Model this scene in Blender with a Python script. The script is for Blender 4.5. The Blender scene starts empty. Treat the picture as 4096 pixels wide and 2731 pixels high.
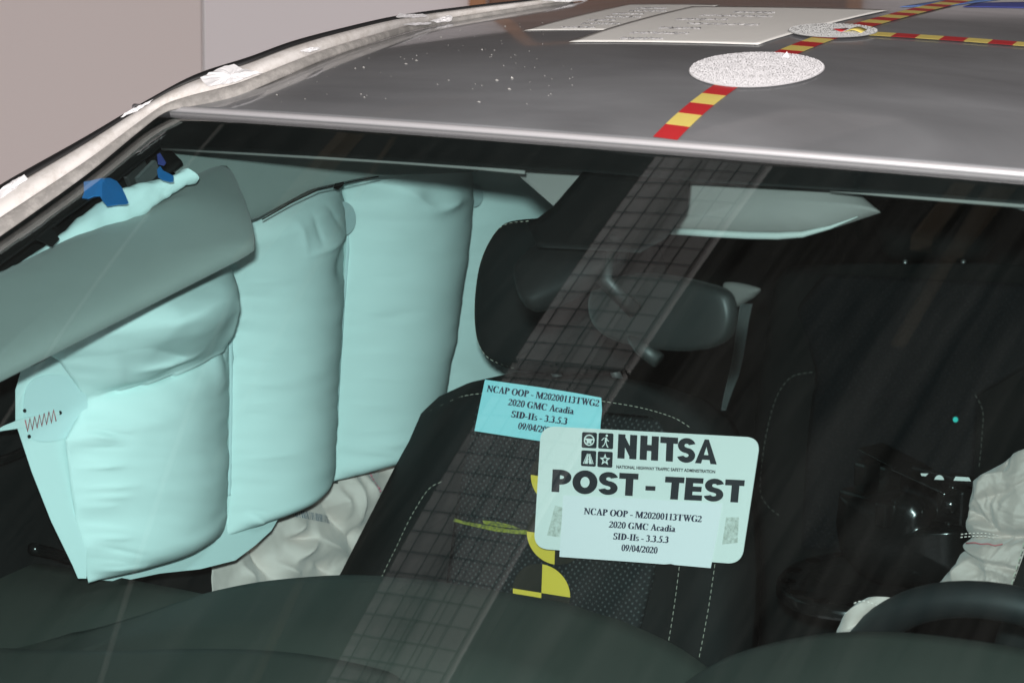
import bpy, bmesh, math, random
import numpy as np
from mathutils import Vector, Matrix, noise
random.seed(7)
sc = bpy.context.scene
COL = sc.collection

# ------------------------------------------------------------------ camera
# axes: x across the car (+ = driver's side), y towards the rear, z up; origin = middle of the windshield header
PSI, THETA, ROLL, FPX, DIST = 30.0, 12.5, 0.8, 11200.0, 2.8
p_, t_, r_ = [math.radians(a) for a in (PSI, THETA, ROLL)]
CF = np.array([-math.sin(p_)*math.cos(t_), math.cos(p_)*math.cos(t_), -math.sin(t_)])
R0 = np.array([math.cos(p_), math.sin(p_), 0.0]); U0 = np.cross(R0, CF)
CR = R0*math.cos(r_) + U0*math.sin(r_); CU = -R0*math.sin(r_) + U0*math.cos(r_)
def ray(u, v):
    d = CF*FPX + CR*(u-2048) - CU*(v-1365.5)
    return d/np.linalg.norm(d)
CAM = -ray(2650, 570)*DIST
cam = bpy.data.objects.new('camera', bpy.data.cameras.new('camera')); COL.objects.link(cam)
cam.matrix_world = Matrix(((CR[0], CU[0], -CF[0], CAM[0]), (CR[1], CU[1], -CF[1], CAM[1]), (CR[2], CU[2], -CF[2], CAM[2]), (0, 0, 0, 1)))
cam.data.sensor_width = 36.0
cam.data.lens = FPX*36.0/4096.0
cam.data.clip_start = 0.05; cam.data.clip_end = 60
cam.data.dof.use_dof = True
cam.data.dof.focus_distance = 3.22
cam.data.dof.aperture_fstop = 10.0
sc.camera = cam

# ------------------------------------------------------------------ light
w = bpy.data.worlds.new('World'); sc.world = w; w.use_nodes = True
bg = w.node_tree.nodes['Background']
bg.inputs[0].default_value = (1.0, 0.97, 0.965, 1); bg.inputs[1].default_value = 0.60
FLASH_W = 130.0
fl = bpy.data.lights.new('camera_flash', 'AREA'); fl.shape = 'RECTANGLE'; fl.size = 0.07; fl.size_y = 0.045
fl.energy = FLASH_W; fl.color = (1.0, 0.97, 0.93)
flo = bpy.data.objects.new('camera_flash', fl); COL.objects.link(flo)
fp = CAM + CU*0.105 - CR*0.03
flo.matrix_world = Matrix(((CR[0], CU[0], -CF[0], fp[0]), (CR[1], CU[1], -CF[1], fp[1]), (CR[2], CU[2], -CF[2], fp[2]), (0, 0, 0, 1)))
sc.view_settings.view_transform = 'Standard'; sc.view_settings.look = 'None'
sc.view_settings.exposure = 0.0; sc.view_settings.gamma = 1.0
sc.render.engine = 'CYCLES'
sc.cycles.use_denoising = True
sc.cycles.max_bounces = 10; sc.cycles.transparent_max_bounces = 24
sc.cycles.sample_clamp_indirect = 6.0
sc.cycles.caustics_reflective = False; sc.cycles.caustics_refractive = False

# ------------------------------------------------------------------ geometry helpers
def at(u, v, x=None, y=None, z=None, P=None, n=None):
    d = ray(u, v)
    if P is not None:
        n = np.array(n, float); k = np.dot(np.array(P, float)-CAM, n)/np.dot(d, n)
    elif x is not None: k = (x-CAM[0])/d[0]
    elif y is not None: k = (y-CAM[1])/d[1]
    else: k = (z-CAM[2])/d[2]
    return CAM + d*k
yh = lambda x: 0.25*x*x+0.10*x
zh = lambda x: -0.05*x*x
def zsurf(x, y):                      # roof and windshield as one height field
    t = y - yh(x)
    if t >= 0:
        return zh(x) + 0.08*(1-math.exp(-t/0.2)) - 0.03*(abs(x)/0.6)**4*(1-math.exp(-t/0.3))
    return zh(x) + 0.40*t - 0.10*t*t
def nsurf(x, y, e=1e-3):
    n = np.array([-(zsurf(x+e, y)-zsurf(x-e, y))/2/e, -(zsurf(x, y+e)-zsurf(x, y-e))/2/e, 1.0])
    return n/np.linalg.norm(n)
def hit(u, v, off=0.0):
    d = ray(u, v); t = 1.5
    g = lambda s: (CAM[2]+d[2]*s) - zsurf(CAM[0]+d[0]*s, CAM[1]+d[1]*s) - off
    while t < 7 and g(t) > 0: t += 0.02
    lo, hi = t-0.02, t
    for _ in range(30):
        m = (lo+hi)/2
        if g(m) < 0: hi = m
        else: lo = m
    return CAM + d*hi
def on(x, y, off=0.0): return np.array([x, y, zsurf(x, y)]) + nsurf(x, y)*off
def poly_at(pl, t):                   # point on a polyline by length fraction
    P = [np.array(q, float) for q in pl]
    L = [np.linalg.norm(P[i+1]-P[i]) for i in range(len(P)-1)]; s = t*sum(L)
    for i, l in enumerate(L):
        if s <= l or i == len(L)-1: return P[i] + (P[i+1]-P[i])*(s/l if l else 0)
        s -= l
def smooth_poly(pl, n, closed=False):  # Catmull-Rom resample
    P = [np.array(q, float) for q in pl]; m = len(P); out = []
    segs = m if closed else m-1
    for k in range(n):
        s = k*segs/(n if closed else n-1); i = min(int(s), segs-1); f = s-i
        g = lambda j: P[j % m] if closed else P[max(0, min(m-1, j))]
        a, b, c, d = g(i-1), g(i), g(i+1), g(i+2)
        out.append(0.5*((2*b)+(c-a)*f+(2*a-5*b+4*c-d)*f*f+(3*b-a-3*c+d)*f**3))
    return out
def interp(pl, x):
    return float(np.interp(x, [q[0] for q in pl], [q[1] for q in pl]))
def sstep(a, b, x):
    t = max(0.0, min(1.0, (x-a)/(b-a))); return t*t*(3-2*t)
def nz(x, y, z=0.0): return noise.noise(Vector((x, y, z)))

def obj(name, verts, faces, m, parent=None, smooth=True, label=None):
    me = bpy.data.meshes.new(name)
    me.from_pydata([tuple(map(float, v)) for v in verts], [], faces); me.update()
    if smooth: me.polygons.foreach_set('use_smooth', [True]*len(me.polygons))
    if m is not None: me.materials.append(m)
    o = bpy.data.objects.new(name, me); COL.objects.link(o)
    if parent is not None: o.parent = parent
    if label: o['label'] = label
    return o
def empty(name, parent=None, loc=(0, 0, 0)):
    o = bpy.data.objects.new(name, None); COL.objects.link(o); o.empty_display_size = 0.05
    if parent is not None: o.parent = parent
    return o
def tag(o, label, cat, group=None, kind=None):
    o['label'] = label; o['category'] = cat
    if group: o['group'] = group
    if kind: o['kind'] = kind
    return o
def grid_faces(nr, nc, closed=False):
    F = []
    for i in range(nr-1):
        for j in range(nc if closed else nc-1):
            a = i*nc+j; b = i*nc+(j+1) % nc; F.append((a, b, b+nc, a+nc))
    return F
def solid(o, th, off=-1.0):
    md = o.modifiers.new('solid', 'SOLIDIFY'); md.thickness = th; md.offset = off; return o
def bev(o, wd, seg=2):
    md = o.modifiers.new('bevel', 'BEVEL'); md.width = wd; md.segments = seg; md.limit_method = 'ANGLE'; return o
def loft(name, left, right, nv, nu, base, nrm, disp, m, parent=None, thick=None, label=None):
    """sheet between two pixel polylines (top to bottom), placed by base(u, v) and pushed along nrm by disp(s, t, u, v)"""
    V = []
    for i in range(nv):
        t = i/(nv-1); a = poly_at(left, t); b = poly_at(right, t)
        for j in range(nu):
            s = j/(nu-1); q = a+(b-a)*s
            V.append(base(q[0], q[1]) + (-ray(q[0], q[1]) if nrm is None else np.array(nrm))*disp(s, t, q[0], q[1]))
    o = obj(name, V, grid_faces(nv, nu), m, parent, label=label)
    if thick: solid(o, thick, 0)
    return o
def pillow(name, outline, base, nrm, front, back, m, parent=None, rings=9, p=2.4, n=72, label=None, sm=True):
    """closed cushion from a pixel outline: domed front and back"""
    nrm = np.array(nrm, float); nrm /= np.linalg.norm(nrm)
    O = smooth_poly(outline, n, True) if sm else [poly_at(list(outline)+[outline[0]], k/n) for k in range(n)]
    c = sum(O)/n; V = []; F = []
    def ring(r, d): return [base(*(c+(o-c)*r)) + nrm*d for o in O]
    prof = [(r, front*(1-r**p)**(1/p)) for r in [0.02]+[k/rings for k in range(1, rings)]+[0.96, 0.99, 1.0]]
    prof += [(r, -back*(1-r**p)**(1/p)) for r in [0.99, 0.96]+[k/rings for k in range(rings-1, 0, -2)]+[0.02]]
    for r, d in prof: V += ring(r, d)
    F = grid_faces(len(prof), n, True)
    F.append(tuple(range(n-1, -1, -1))); F.append(tuple(range((len(prof)-1)*n, len(prof)*n)))
    return obj(name, V, F, m, parent, label=label)
def flat(name, outline, place, m, parent=None, thick=0.0008, label=None):
    """thin flat piece from a 2D outline mapped by place(u, v)"""
    V = [place(*q) for q in outline]
    o = obj(name, V, [tuple(range(len(V)))], m, parent, smooth=False, label=label)
    if thick: solid(o, thick, 0)
    return o
def tube(name, pts, r, m, parent=None, n=10, closed=False, label=None, taper=None):
    P = [np.array(q, float) for q in pts]; V = []; k = len(P)
    for i, q in enumerate(P):
        d = (P[(i+1) % k]-P[i-1]) if closed else (P[min(i+1, k-1)]-P[max(i-1, 0)])
        d /= max(np.linalg.norm(d), 1e-9)
        a = np.cross(d, [0.13, 0.21, 0.97]); a /= np.linalg.norm(a); b = np.cross(d, a)
        rr = r if taper is None else r*taper(i/(k-1))
        for j in range(n):
            t = 2*math.pi*j/n; V.append(q+(a*math.cos(t)+b*math.sin(t))*rr)
    F = []
    for i in range(k if closed else k-1):
        for j in range(n):
            F.append((i*n+j, i*n+(j+1) % n, ((i+1) % k)*n+(j+1) % n, ((i+1) % k)*n+j))
    if not closed: F += [tuple(range(n-1, -1, -1)), tuple(range((k-1)*n, k*n))]
    return obj(name, V, F, m, parent, label=label)
def box(name, c, ax, ay, az, m, parent=None, bevel=0.003, label=None):
    c, ax, ay, az = [np.array(q, float) for q in (c, ax, ay, az)]
    V = [c+ax*i+ay*j+az*k for k in (-1, 1) for j in (-1, 1) for i in (-1, 1)]
    o = obj(name, V, [(0, 2, 3, 1), (4, 5, 7, 6), (0, 1, 5, 4), (2, 6, 7, 3), (0, 4, 6, 2), (1, 3, 7, 5)], m, parent, smooth=False, label=label)
    if bevel: bev(o, bevel)
    return o
def dashes(name, pts, place, off_n, length, gap, wd, m, parent):
    """row of raised thread stitches along a pixel polyline"""
    P3 = [place(*q) for q in smooth_poly(pts, 60)]
    L = [0.0]
    for i in range(len(P3)-1): L.append(L[-1]+np.linalg.norm(P3[i+1]-P3[i]))
    def pos(s): return np.array([np.interp(s, L, [q[k] for q in P3]) for k in range(3)])
    V = []; F = []; s = 0.0; n = np.array(off_n, float); n /= np.linalg.norm(n)
    while s+length < L[-1]:
        a, b = pos(s)+n*0.0006, pos(s+length)+n*0.0006; d = b-a; d /= np.linalg.norm(d); c = np.cross(n, d)*wd
        k = len(V); mid = (a+b)/2 + n*wd*1.4
        V += [a-c, a+c, mid+c, mid-c, b+c, b-c]
        F += [(k, k+1, k+2, k+3), (k+3, k+2, k+4, k+5)]
        s += length+gap
    return obj(name, V, F, m, parent, smooth=False)

# ------------------------------------------------------------------ materials
def mat(name, col, rough=0.6, metal=0.0, spec=0.5, coat=0.0, sheen=0.0, var=0.0, vscale=8.0, bump=0.0, bscale=300.0, emit=None, bdist=0.002):
    m = bpy.data.materials.new(name); m.use_nodes = True
    nt = m.node_tree; b = nt.nodes['Principled BSDF']
    b.inputs['Base Color'].default_value = (*col, 1); b.inputs['Roughness'].default_value = rough
    b.inputs['Metallic'].default_value = metal; b.inputs['Specular IOR Level'].default_value = spec
    b.inputs['Coat Weight'].default_value = coat; b.inputs['Sheen Weight'].default_value = sheen
    b.inputs['Coat Roughness'].default_value = 0.06
    tc = nt.nodes.new('ShaderNodeTexCoord')
    if var:
        n = nt.nodes.new('ShaderNodeTexNoise'); n.inputs['Scale'].default_value = vscale; n.inputs['Detail'].default_value = 5
        r = nt.nodes.new('ShaderNodeMix'); r.data_type = 'RGBA'
        r.inputs[6].default_value = (*[c*(1-var) for c in col], 1); r.inputs[7].default_value = (*[min(1, c*(1+var)) for c in col], 1)
        nt.links.new(tc.outputs['Object'], n.inputs['Vector']); nt.links.new(n.outputs['Fac'], r.inputs[0]); nt.links.new(r.outputs[2], b.inputs['Base Color'])
    if bump:
        n2 = nt.nodes.new('ShaderNodeTexNoise'); n2.inputs['Scale'].default_value = bscale; n2.inputs['Detail'].default_value = 4
        bp = nt.nodes.new('ShaderNodeBump'); bp.inputs['Strength'].default_value = bump; bp.inputs['Distance'].default_value = bdist
        nt.links.new(tc.outputs['Object'], n2.inputs['Vector']); nt.links.new(n2.outputs['Fac'], bp.inputs['Height']); nt.links.new(bp.outputs[0], b.inputs['Normal'])
    if emit:
        b.inputs['Emission Color'].default_value = (*emit[0], 1); b.inputs['Emission Strength'].default_value = emit[1]
    return m
def N(nt, t, **k):
    n = nt.nodes.new(t)
    for a, b in k.items(): setattr(n, a, b)
    return n
def glass_mat(name, tint, extra=1.0):
    """tinted sheet glass: straight transmission with a Schlick mirror reflection"""
    m = bpy.data.materials.new(name); m.use_nodes = True; nt = m.node_tree; nt.nodes.clear()
    out = N(nt, 'ShaderNodeOutputMaterial'); mix = N(nt, 'ShaderNodeMixShader')
    tr = N(nt, 'ShaderNodeBsdfTransparent'); tr.inputs[0].default_value = (*tint, 1)
    gl = N(nt, 'ShaderNodeBsdfGlossy'); gl.inputs['Roughness'].default_value = 0.012
    ge = N(nt, 'ShaderNodeNewGeometry'); dt = N(nt, 'ShaderNodeVectorMath', operation='DOT_PRODUCT')
    ab = N(nt, 'ShaderNodeMath', operation='ABSOLUTE'); su = N(nt, 'ShaderNodeMath', operation='SUBTRACT'); su.inputs[0].default_value = 1
    pw = N(nt, 'ShaderNodeMath', operation='POWER'); pw.inputs[1].default_value = 5
    ma = N(nt, 'ShaderNodeMath', operation='MULTIPLY_ADD'); ma.inputs[1].default_value = 0.96*extra; ma.inputs[2].default_value = 0.04*extra
    L = nt.links.new
    L(ge.outputs['Incoming'], dt.inputs[0]); L(ge.outputs['Normal'], dt.inputs[1]); L(dt.outputs['Value'], ab.inputs[0]); L(ab.outputs[0], su.inputs[1])
    L(su.outputs[0], pw.inputs[0]); L(pw.outputs[0], ma.inputs[0]); L(ma.outputs[0], mix.inputs[0]); L(tr.outputs[0], mix.inputs[1]); L(gl.outputs[0], mix.inputs[2])
    tc = N(nt, 'ShaderNodeTexCoord'); mp = N(nt, 'ShaderNodeMapping'); mp.inputs['Scale'].default_value = (30, 2.0, 2.0)
    no = N(nt, 'ShaderNodeTexNoise'); no.inputs['Scale'].default_value = 1.0; no.inputs['Detail'].default_value = 6; no.inputs['Roughness'].default_value = 0.65
    L(tc.outputs['Object'], mp.inputs[0]); L(mp.outputs[0], no.inputs['Vector'])
    mr = N(nt, 'ShaderNodeMapRange'); mr.inputs[1].default_value = 0.35; mr.inputs[2].default_value = 0.8; mr.inputs[3].default_value = 0.0003; mr.inputs[4].default_value = 0.008; L(no.outputs['Fac'], mr.inputs[0])
    df = N(nt, 'ShaderNodeBsdfDiffuse'); df.inputs[0].default_value = (0.55, 0.53, 0.50, 1)
    mx = N(nt, 'ShaderNodeMixShader'); L(mr.outputs[0], mx.inputs[0]); L(mix.outputs[0], mx.inputs[1]); L(df.outputs[0], mx.inputs[2]); L(mx.outputs[0], out.inputs[0])
    return m
def weave_mat(name, col, rough, scale, depth, col2=None, spec=0.4, sheen=0.3, var=0.12, vscale=9.0):
    """cloth: fine crossed wave bump plus soft stains"""
    m = mat(name, col, rough, spec=spec, sheen=sheen, var=var, vscale=vscale); nt = m.node_tree; b = nt.nodes['Principled BSDF']
    tc = nt.nodes['Texture Coordinate']; L = nt.links.new
    hs = []
    for d in ('X', 'Z'):
        wv = N(nt, 'ShaderNodeTexWave', wave_type='BANDS', bands_direction=d); wv.inputs['Scale'].default_value = scale; wv.inputs['Distortion'].default_value = 0.3
        L(tc.outputs['Object'], wv.inputs['Vector']); hs.append(wv)
    ad = N(nt, 'ShaderNodeMath', operation='ADD'); L(hs[0].outputs['Fac'], ad.inputs[0]); L(hs[1].outputs['Fac'], ad.inputs[1])
    bp = N(nt, 'ShaderNodeBump'); bp.inputs['Strength'].default_value = depth; bp.inputs['Distance'].default_value = 0.001
    L(ad.outputs[0], bp.inputs['Height']); L(bp.outputs[0], b.inputs['Normal'])
    return m
def dot_mat(name, col, dotcol, scale, size=0.28, rough=0.75):
    """dark seat cloth with a regular pattern of small embossed dots"""
    m = mat(name, col, rough, spec=0.1); nt = m.node_tree; b = nt.nodes['Principled BSDF']; L = nt.links.new
    tc = nt.nodes['Texture Coordinate']
    vo = N(nt, 'ShaderNodeTexVoronoi', feature='F1'); vo.inputs['Scale'].default_value = scale; vo.inputs['Randomness'].default_value = 0.12
    mp = N(nt, 'ShaderNodeMapping'); mp.inputs['Rotation'].default_value = (0, math.radians(45), 0); mp.inputs['Scale'].default_value = (1, 0.001, 1)
    L(tc.outputs['Object'], mp.inputs[0]); L(mp.outputs[0], vo.inputs['Vector'])
    lt = N(nt, 'ShaderNodeMapRange'); lt.inputs[1].default_value = size; lt.inputs[2].default_value = size*0.5; L(vo.outputs['Distance'], lt.inputs[0])
    ns = N(nt, 'ShaderNodeTexNoise'); ns.inputs['Scale'].default_value = 60; L(tc.outputs['Object'], ns.inputs['Vector'])
    mu = N(nt, 'ShaderNodeMath', operation='MULTIPLY'); L(lt.outputs[0], mu.inputs[0]); L(ns.outputs['Fac'], mu.inputs[1])
    mx = N(nt, 'ShaderNodeMix', data_type='RGBA'); mx.inputs[6].default_value = (*col, 1); mx.inputs[7].default_value = (*dotcol, 1)
    L(mu.outputs[0], mx.inputs[0]); L(mx.outputs[2], b.inputs['Base Color'])
    bp = N(nt, 'ShaderNodeBump'); bp.inputs['Strength'].default_value = 0.5; bp.inputs['Distance'].default_value = 0.001
    L(lt.outputs[0], bp.inputs['Height']); L(bp.outputs[0], b.inputs['Normal'])
    return m
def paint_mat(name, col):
    """silver-grey metallic car paint under clear coat, mottled reflections put into its colour"""
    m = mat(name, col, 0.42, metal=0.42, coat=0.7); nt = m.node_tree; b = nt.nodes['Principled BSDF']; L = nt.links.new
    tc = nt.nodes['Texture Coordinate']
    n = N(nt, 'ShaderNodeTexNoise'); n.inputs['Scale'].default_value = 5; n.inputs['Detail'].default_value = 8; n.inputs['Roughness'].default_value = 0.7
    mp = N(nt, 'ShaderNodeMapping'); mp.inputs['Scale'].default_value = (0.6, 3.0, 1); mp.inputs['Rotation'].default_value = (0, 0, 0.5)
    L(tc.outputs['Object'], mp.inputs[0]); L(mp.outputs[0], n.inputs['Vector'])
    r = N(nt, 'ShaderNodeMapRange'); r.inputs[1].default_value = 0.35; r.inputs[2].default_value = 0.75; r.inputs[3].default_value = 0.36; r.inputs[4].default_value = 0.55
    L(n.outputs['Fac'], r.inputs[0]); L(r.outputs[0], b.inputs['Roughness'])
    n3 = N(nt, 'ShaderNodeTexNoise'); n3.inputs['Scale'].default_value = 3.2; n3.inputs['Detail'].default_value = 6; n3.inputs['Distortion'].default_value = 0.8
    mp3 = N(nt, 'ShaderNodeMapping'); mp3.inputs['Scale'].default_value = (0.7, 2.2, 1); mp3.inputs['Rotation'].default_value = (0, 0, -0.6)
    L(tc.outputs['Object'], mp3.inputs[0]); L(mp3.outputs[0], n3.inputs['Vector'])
    mx3 = N(nt, 'ShaderNodeMix', data_type='RGBA'); mx3.inputs[6].default_value = (*[c*0.72 for c in col], 1); mx3.inputs[7].default_value = (*[c*1.28 for c in col], 1)  # broad streaks put the roof's mottled reflections into the base colour
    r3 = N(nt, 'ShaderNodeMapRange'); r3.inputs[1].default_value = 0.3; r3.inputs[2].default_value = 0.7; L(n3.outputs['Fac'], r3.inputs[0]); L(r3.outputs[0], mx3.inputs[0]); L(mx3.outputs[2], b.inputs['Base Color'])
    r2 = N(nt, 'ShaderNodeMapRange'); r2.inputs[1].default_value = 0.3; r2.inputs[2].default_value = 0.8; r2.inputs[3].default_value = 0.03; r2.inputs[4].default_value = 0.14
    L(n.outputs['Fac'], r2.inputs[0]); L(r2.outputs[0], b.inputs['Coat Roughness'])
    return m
def dirty_mat(name, col, dirt, scale, lo=0.45, hi=0.62, rough=0.5, metal=0.0, coat=0.0):
    m = mat(name, col, rough, metal=metal, coat=coat); nt = m.node_tree; b = nt.nodes['Principled BSDF']; L = nt.links.new
    tc = nt.nodes['Texture Coordinate']
    n = N(nt, 'ShaderNodeTexNoise'); n.inputs['Scale'].default_value = scale; n.inputs['Detail'].default_value = 9; n.inputs['Roughness'].default_value = 0.72
    L(tc.outputs['Object'], n.inputs['Vector'])
    r = N(nt, 'ShaderNodeMapRange'); r.inputs[1].default_value = lo; r.inputs[2].default_value = hi; L(n.outputs['Fac'], r.inputs[0])
    mx = N(nt, 'ShaderNodeMix', data_type='RGBA'); mx.inputs[6].default_value = (*col, 1); mx.inputs[7].default_value = (*dirt, 1)
    L(r.outputs[0], mx.inputs[0]); L(mx.outputs[2], b.inputs['Base Color'])
    return m

M = {}
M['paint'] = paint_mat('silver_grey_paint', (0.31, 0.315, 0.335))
M['edge'] = mat('bright_roof_edge', (0.50, 0.485, 0.505), 0.45, metal=0.3, coat=0.2)
M['flange'] = dirty_mat('scuffed_silver_flange', (0.64, 0.605, 0.59), (0.42, 0.38, 0.35), 40, 0.45, 0.72, 0.9)
M['rail'] = dirty_mat('dusty_grey_rail', (0.25, 0.235, 0.225), (0.46, 0.43, 0.41), 40, 0.45, 0.72, 0.9)
M['rubber'] = mat('black_rubber_seal', (0.012, 0.012, 0.013), 0.55)
M['glass'] = glass_mat('green_tinted_windshield_glass', (0.865, 0.955, 0.957), 1.0)
M['frit'] = mat('black_ceramic_frit', (0.006, 0.006, 0.006), 0.6, spec=0.2)
M['airbag'] = mat('pale_aqua_airbag_cloth', (0.65, 0.805, 0.79), 0.8, spec=0.12, bump=0.10, bscale=600, var=0.03, vscale=14)
M['seam'] = mat('blue_tinted_bonded_seam', (0.58, 0.745, 0.75), 0.8, spec=0.12)
M['selv'] = mat('flat_airbag_selvage', (0.62, 0.78, 0.77), 0.8, spec=0.12, bump=0.1, bscale=700)
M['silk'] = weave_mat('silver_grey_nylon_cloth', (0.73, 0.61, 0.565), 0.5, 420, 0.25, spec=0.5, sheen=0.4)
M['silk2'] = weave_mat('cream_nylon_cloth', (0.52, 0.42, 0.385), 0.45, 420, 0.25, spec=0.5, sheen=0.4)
M['grey_trim'] = mat('grey_knit_trim', (0.25, 0.285, 0.27), 0.75, spec=0.3, sheen=0.2, bump=0.15, bscale=900, var=0.06, vscale=30)
M['light_trim'] = mat('light_grey_knit_trim', (0.225, 0.21, 0.20), 0.75, spec=0.3, bump=0.12, bscale=900)
M['rim_trim'] = mat('pale_visor_rim', (0.42, 0.45, 0.43), 0.6)
M['dash'] = mat('dark_grey_soft_dash', (0.040, 0.046, 0.039), 0.75, spec=0.25, bump=0.06, bscale=900)
M['black'] = mat('black_cabin_trim', (0.010, 0.010, 0.010), 0.7, spec=0.25)
M['blackgloss'] = mat('gloss_black_painted_steel', (0.006, 0.006, 0.006), 0.22, spec=0.6, bump=0.12, bscale=160)
M['smoothblack'] = mat('smooth_black_moulding', (0.006, 0.006, 0.006), 0.16, spec=0.6)
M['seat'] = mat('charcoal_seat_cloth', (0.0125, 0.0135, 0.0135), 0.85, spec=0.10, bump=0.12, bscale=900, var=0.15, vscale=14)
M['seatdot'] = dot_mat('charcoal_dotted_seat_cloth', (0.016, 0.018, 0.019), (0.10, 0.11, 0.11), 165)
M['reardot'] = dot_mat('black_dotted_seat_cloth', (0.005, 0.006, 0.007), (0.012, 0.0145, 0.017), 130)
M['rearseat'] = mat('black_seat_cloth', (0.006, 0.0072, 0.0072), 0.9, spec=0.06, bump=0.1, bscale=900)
M['thread'] = mat('pale_thread', (0.42, 0.40, 0.33), 0.7)
M['rthread'] = mat('dim_thread', (0.10, 0.10, 0.085), 0.8)
M['pink'] = mat('pink_thread', (0.75, 0.22, 0.30), 0.7)
M['redthread'] = mat('red_thread', (0.58, 0.16, 0.18), 0.7)
M['placard'] = mat('white_magnetic_placard', (0.76, 0.78, 0.75), 0.45, var=0.02, vscale=20)
M['paper'] = mat('white_label_paper', (0.82, 0.80, 0.82), 0.7)
M['bluepaper'] = mat('light_blue_label_paper', (0.34, 0.74, 0.80), 0.7)
M['ink'] = mat('black_ink', (0.012, 0.012, 0.018), 0.6)
M['navyink'] = mat('dark_navy_ink', (0.02, 0.018, 0.05), 0.7)
M['greyfilm'] = dirty_mat('worn_grey_adhesive', (0.66, 0.68, 0.64), (0.42, 0.43, 0.38), 220, 0.4, 0.6, 0.7)
M['yellow'] = mat('matte_yellow_vinyl', (0.78, 0.56, 0.06), 0.55)
M['tblack'] = mat('matte_black_vinyl', (0.026, 0.023, 0.018), 0.6, spec=0.2)
M['marker'] = dirty_mat('yellow_grease_crayon', (0.30, 0.30, 0.02), (0.07, 0.08, 0.02), 300, 0.4, 0.6, 0.8)
M['red'] = mat('red_tape', (0.50, 0.025, 0.03), 0.4, var=0.08, vscale=60)
M['tyellow'] = mat('yellow_tape', (0.75, 0.60, 0.16), 0.4, var=0.06, vscale=60)
M['bluetape'] = mat('blue_masking_tape', (0.02, 0.20, 0.55), 0.6, var=0.1, vscale=60)
M['darkblue'] = mat('dark_blue_tape', (0.07, 0.09, 0.36), 0.5)
M['midblue'] = mat('mid_blue_tape', (0.14, 0.24, 0.55), 0.5)
M['sheet'] = mat('off_white_paper_sheet', (0.84, 0.82, 0.79), 0.8, var=0.05, vscale=6)
M['pencil'] = mat('grey_handwriting', (0.46, 0.45, 0.46), 0.8)
M['disc'] = mat('white_textured_reflective_film', (0.60, 0.585, 0.605), 0.6)
M['disc2'] = mat('white_round_label', (0.46, 0.46, 0.46), 0.6)
M['scrap'] = mat('torn_white_tape', (0.80, 0.78, 0.80), 0.5, bump=0.3, bscale=120)
M['crumb'] = mat('white_debris', (0.45, 0.44, 0.42), 0.8)
M['belt'] = weave_mat('grey_belt_webbing', (0.055, 0.062, 0.062), 0.6, 500, 0.3)
M['mirror'] = mat('grey_mirror_housing', (0.012, 0.0135, 0.013), 0.5)
M['steel'] = mat('dull_steel', (0.45, 0.45, 0.45), 0.3, metal=0.9)
M['wheel'] = mat('black_leather_rim', (0.009, 0.011, 0.012), 0.55, bump=0.05, bscale=500)
M['wall1'] = mat('pinkish_grey_painted_wall', (0.66, 0.575, 0.565), 0.9, spec=0.2, var=0.03, vscale=0.6, bump=0.05, bscale=120)
M['wall2'] = mat('lilac_grey_painted_wall', (0.72, 0.66, 0.675), 0.9, spec=0.2, var=0.02, vscale=0.6, bump=0.05, bscale=120)
M['wood'] = mat('orange_brown_wood', (0.33, 0.13, 0.045), 0.5, var=0.2, vscale=4)
M['wood2'] = mat('dark_brown_wood', (0.16, 0.055, 0.02), 0.5, var=0.2, vscale=4)
M['ceil'] = mat('dark_ceiling', (0.03, 0.025, 0.022), 0.9)
M['mesh'] = mat('black_wire_guard', (0.012, 0.012, 0.012), 0.6)
M['beam'] = mat('brown_ceiling_beam', (0.16, 0.11, 0.07), 0.7)
M['teal'] = mat('turquoise_dot', (0.06, 0.85, 0.75), 0.5)

# ------------------------------------------------------------------ the setting
wall_d = 7.2
wn = CF*np.array([1, 1, 0]); wn /= np.linalg.norm(wn); WP = CAM + wn*wall_d
wplace = lambda u, v: at(u, v, P=WP, n=wn)
ww = empty('back_wall'); ww['kind'] = 'structure'
Wr = np.array([wn[1], -wn[0], 0]); WZ = np.array([0, 0, 1.0])
seam0 = wplace(820, 100); zt, zb = 0.62, -1.55
def wall_panel(name, k0, k1, m, off):
    a = seam0.copy(); a[2] = 0
    V = [a+Wr*k0+wn*off+WZ*zb, a+Wr*k1+wn*off+WZ*zb, a+Wr*k1+wn*off+WZ*zt, a+Wr*k0+wn*off+WZ*zt]
    return solid(obj(name, V, [(0, 1, 2, 3)], m, ww, smooth=False), 0.04, 1)
wall_panel('wall_panel', -11.0, -0.004, M['wall1'], 0.0)
wall_panel('wall_panel', 0.002, 7.0, M['wall2'], 0.004)
M['added_band'] = mat('dark_brown_added_band', (0.05, 0.042, 0.038), 0.8)  # unseen dark band added above the wall for the roof to mirror
a_ = seam0.copy(); a_[2] = 0
solid(obj('added_upper_band', [a_-Wr*11-wn*0.02+WZ*0.62, a_+Wr*7-wn*0.02+WZ*0.62, a_+Wr*7-wn*0.02+WZ*2.42, a_-Wr*11-wn*0.02+WZ*2.42], [(0, 1, 2, 3)], M['added_band'], ww, smooth=False), 0.04, 1)
wdoor = empty('wooden_door'); tag(wdoor, 'orange-brown wooden door and frame on the wall behind the car roof', 'door')
d0 = wplace(1877, 20)-wn*0.05; d0[2] = 0
kfr = 0.045
def dpart(name, k0, k1, z0, z1, m, th, off):
    c = d0+Wr*(k0+k1)/2+WZ*(z0+z1)/2-wn*off
    return box(name, c, Wr*(k1-k0)/2, wn*th, WZ*(z1-z0)/2, m, wdoor, 0.004)
dpart('frame', 0, kfr, zb, 1.0, M['wood'], 0.03, 0)
dpart('frame', kfr+0.9, 2*kfr+0.9, zb, 1.0, M['wood'], 0.03, 0)
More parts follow.
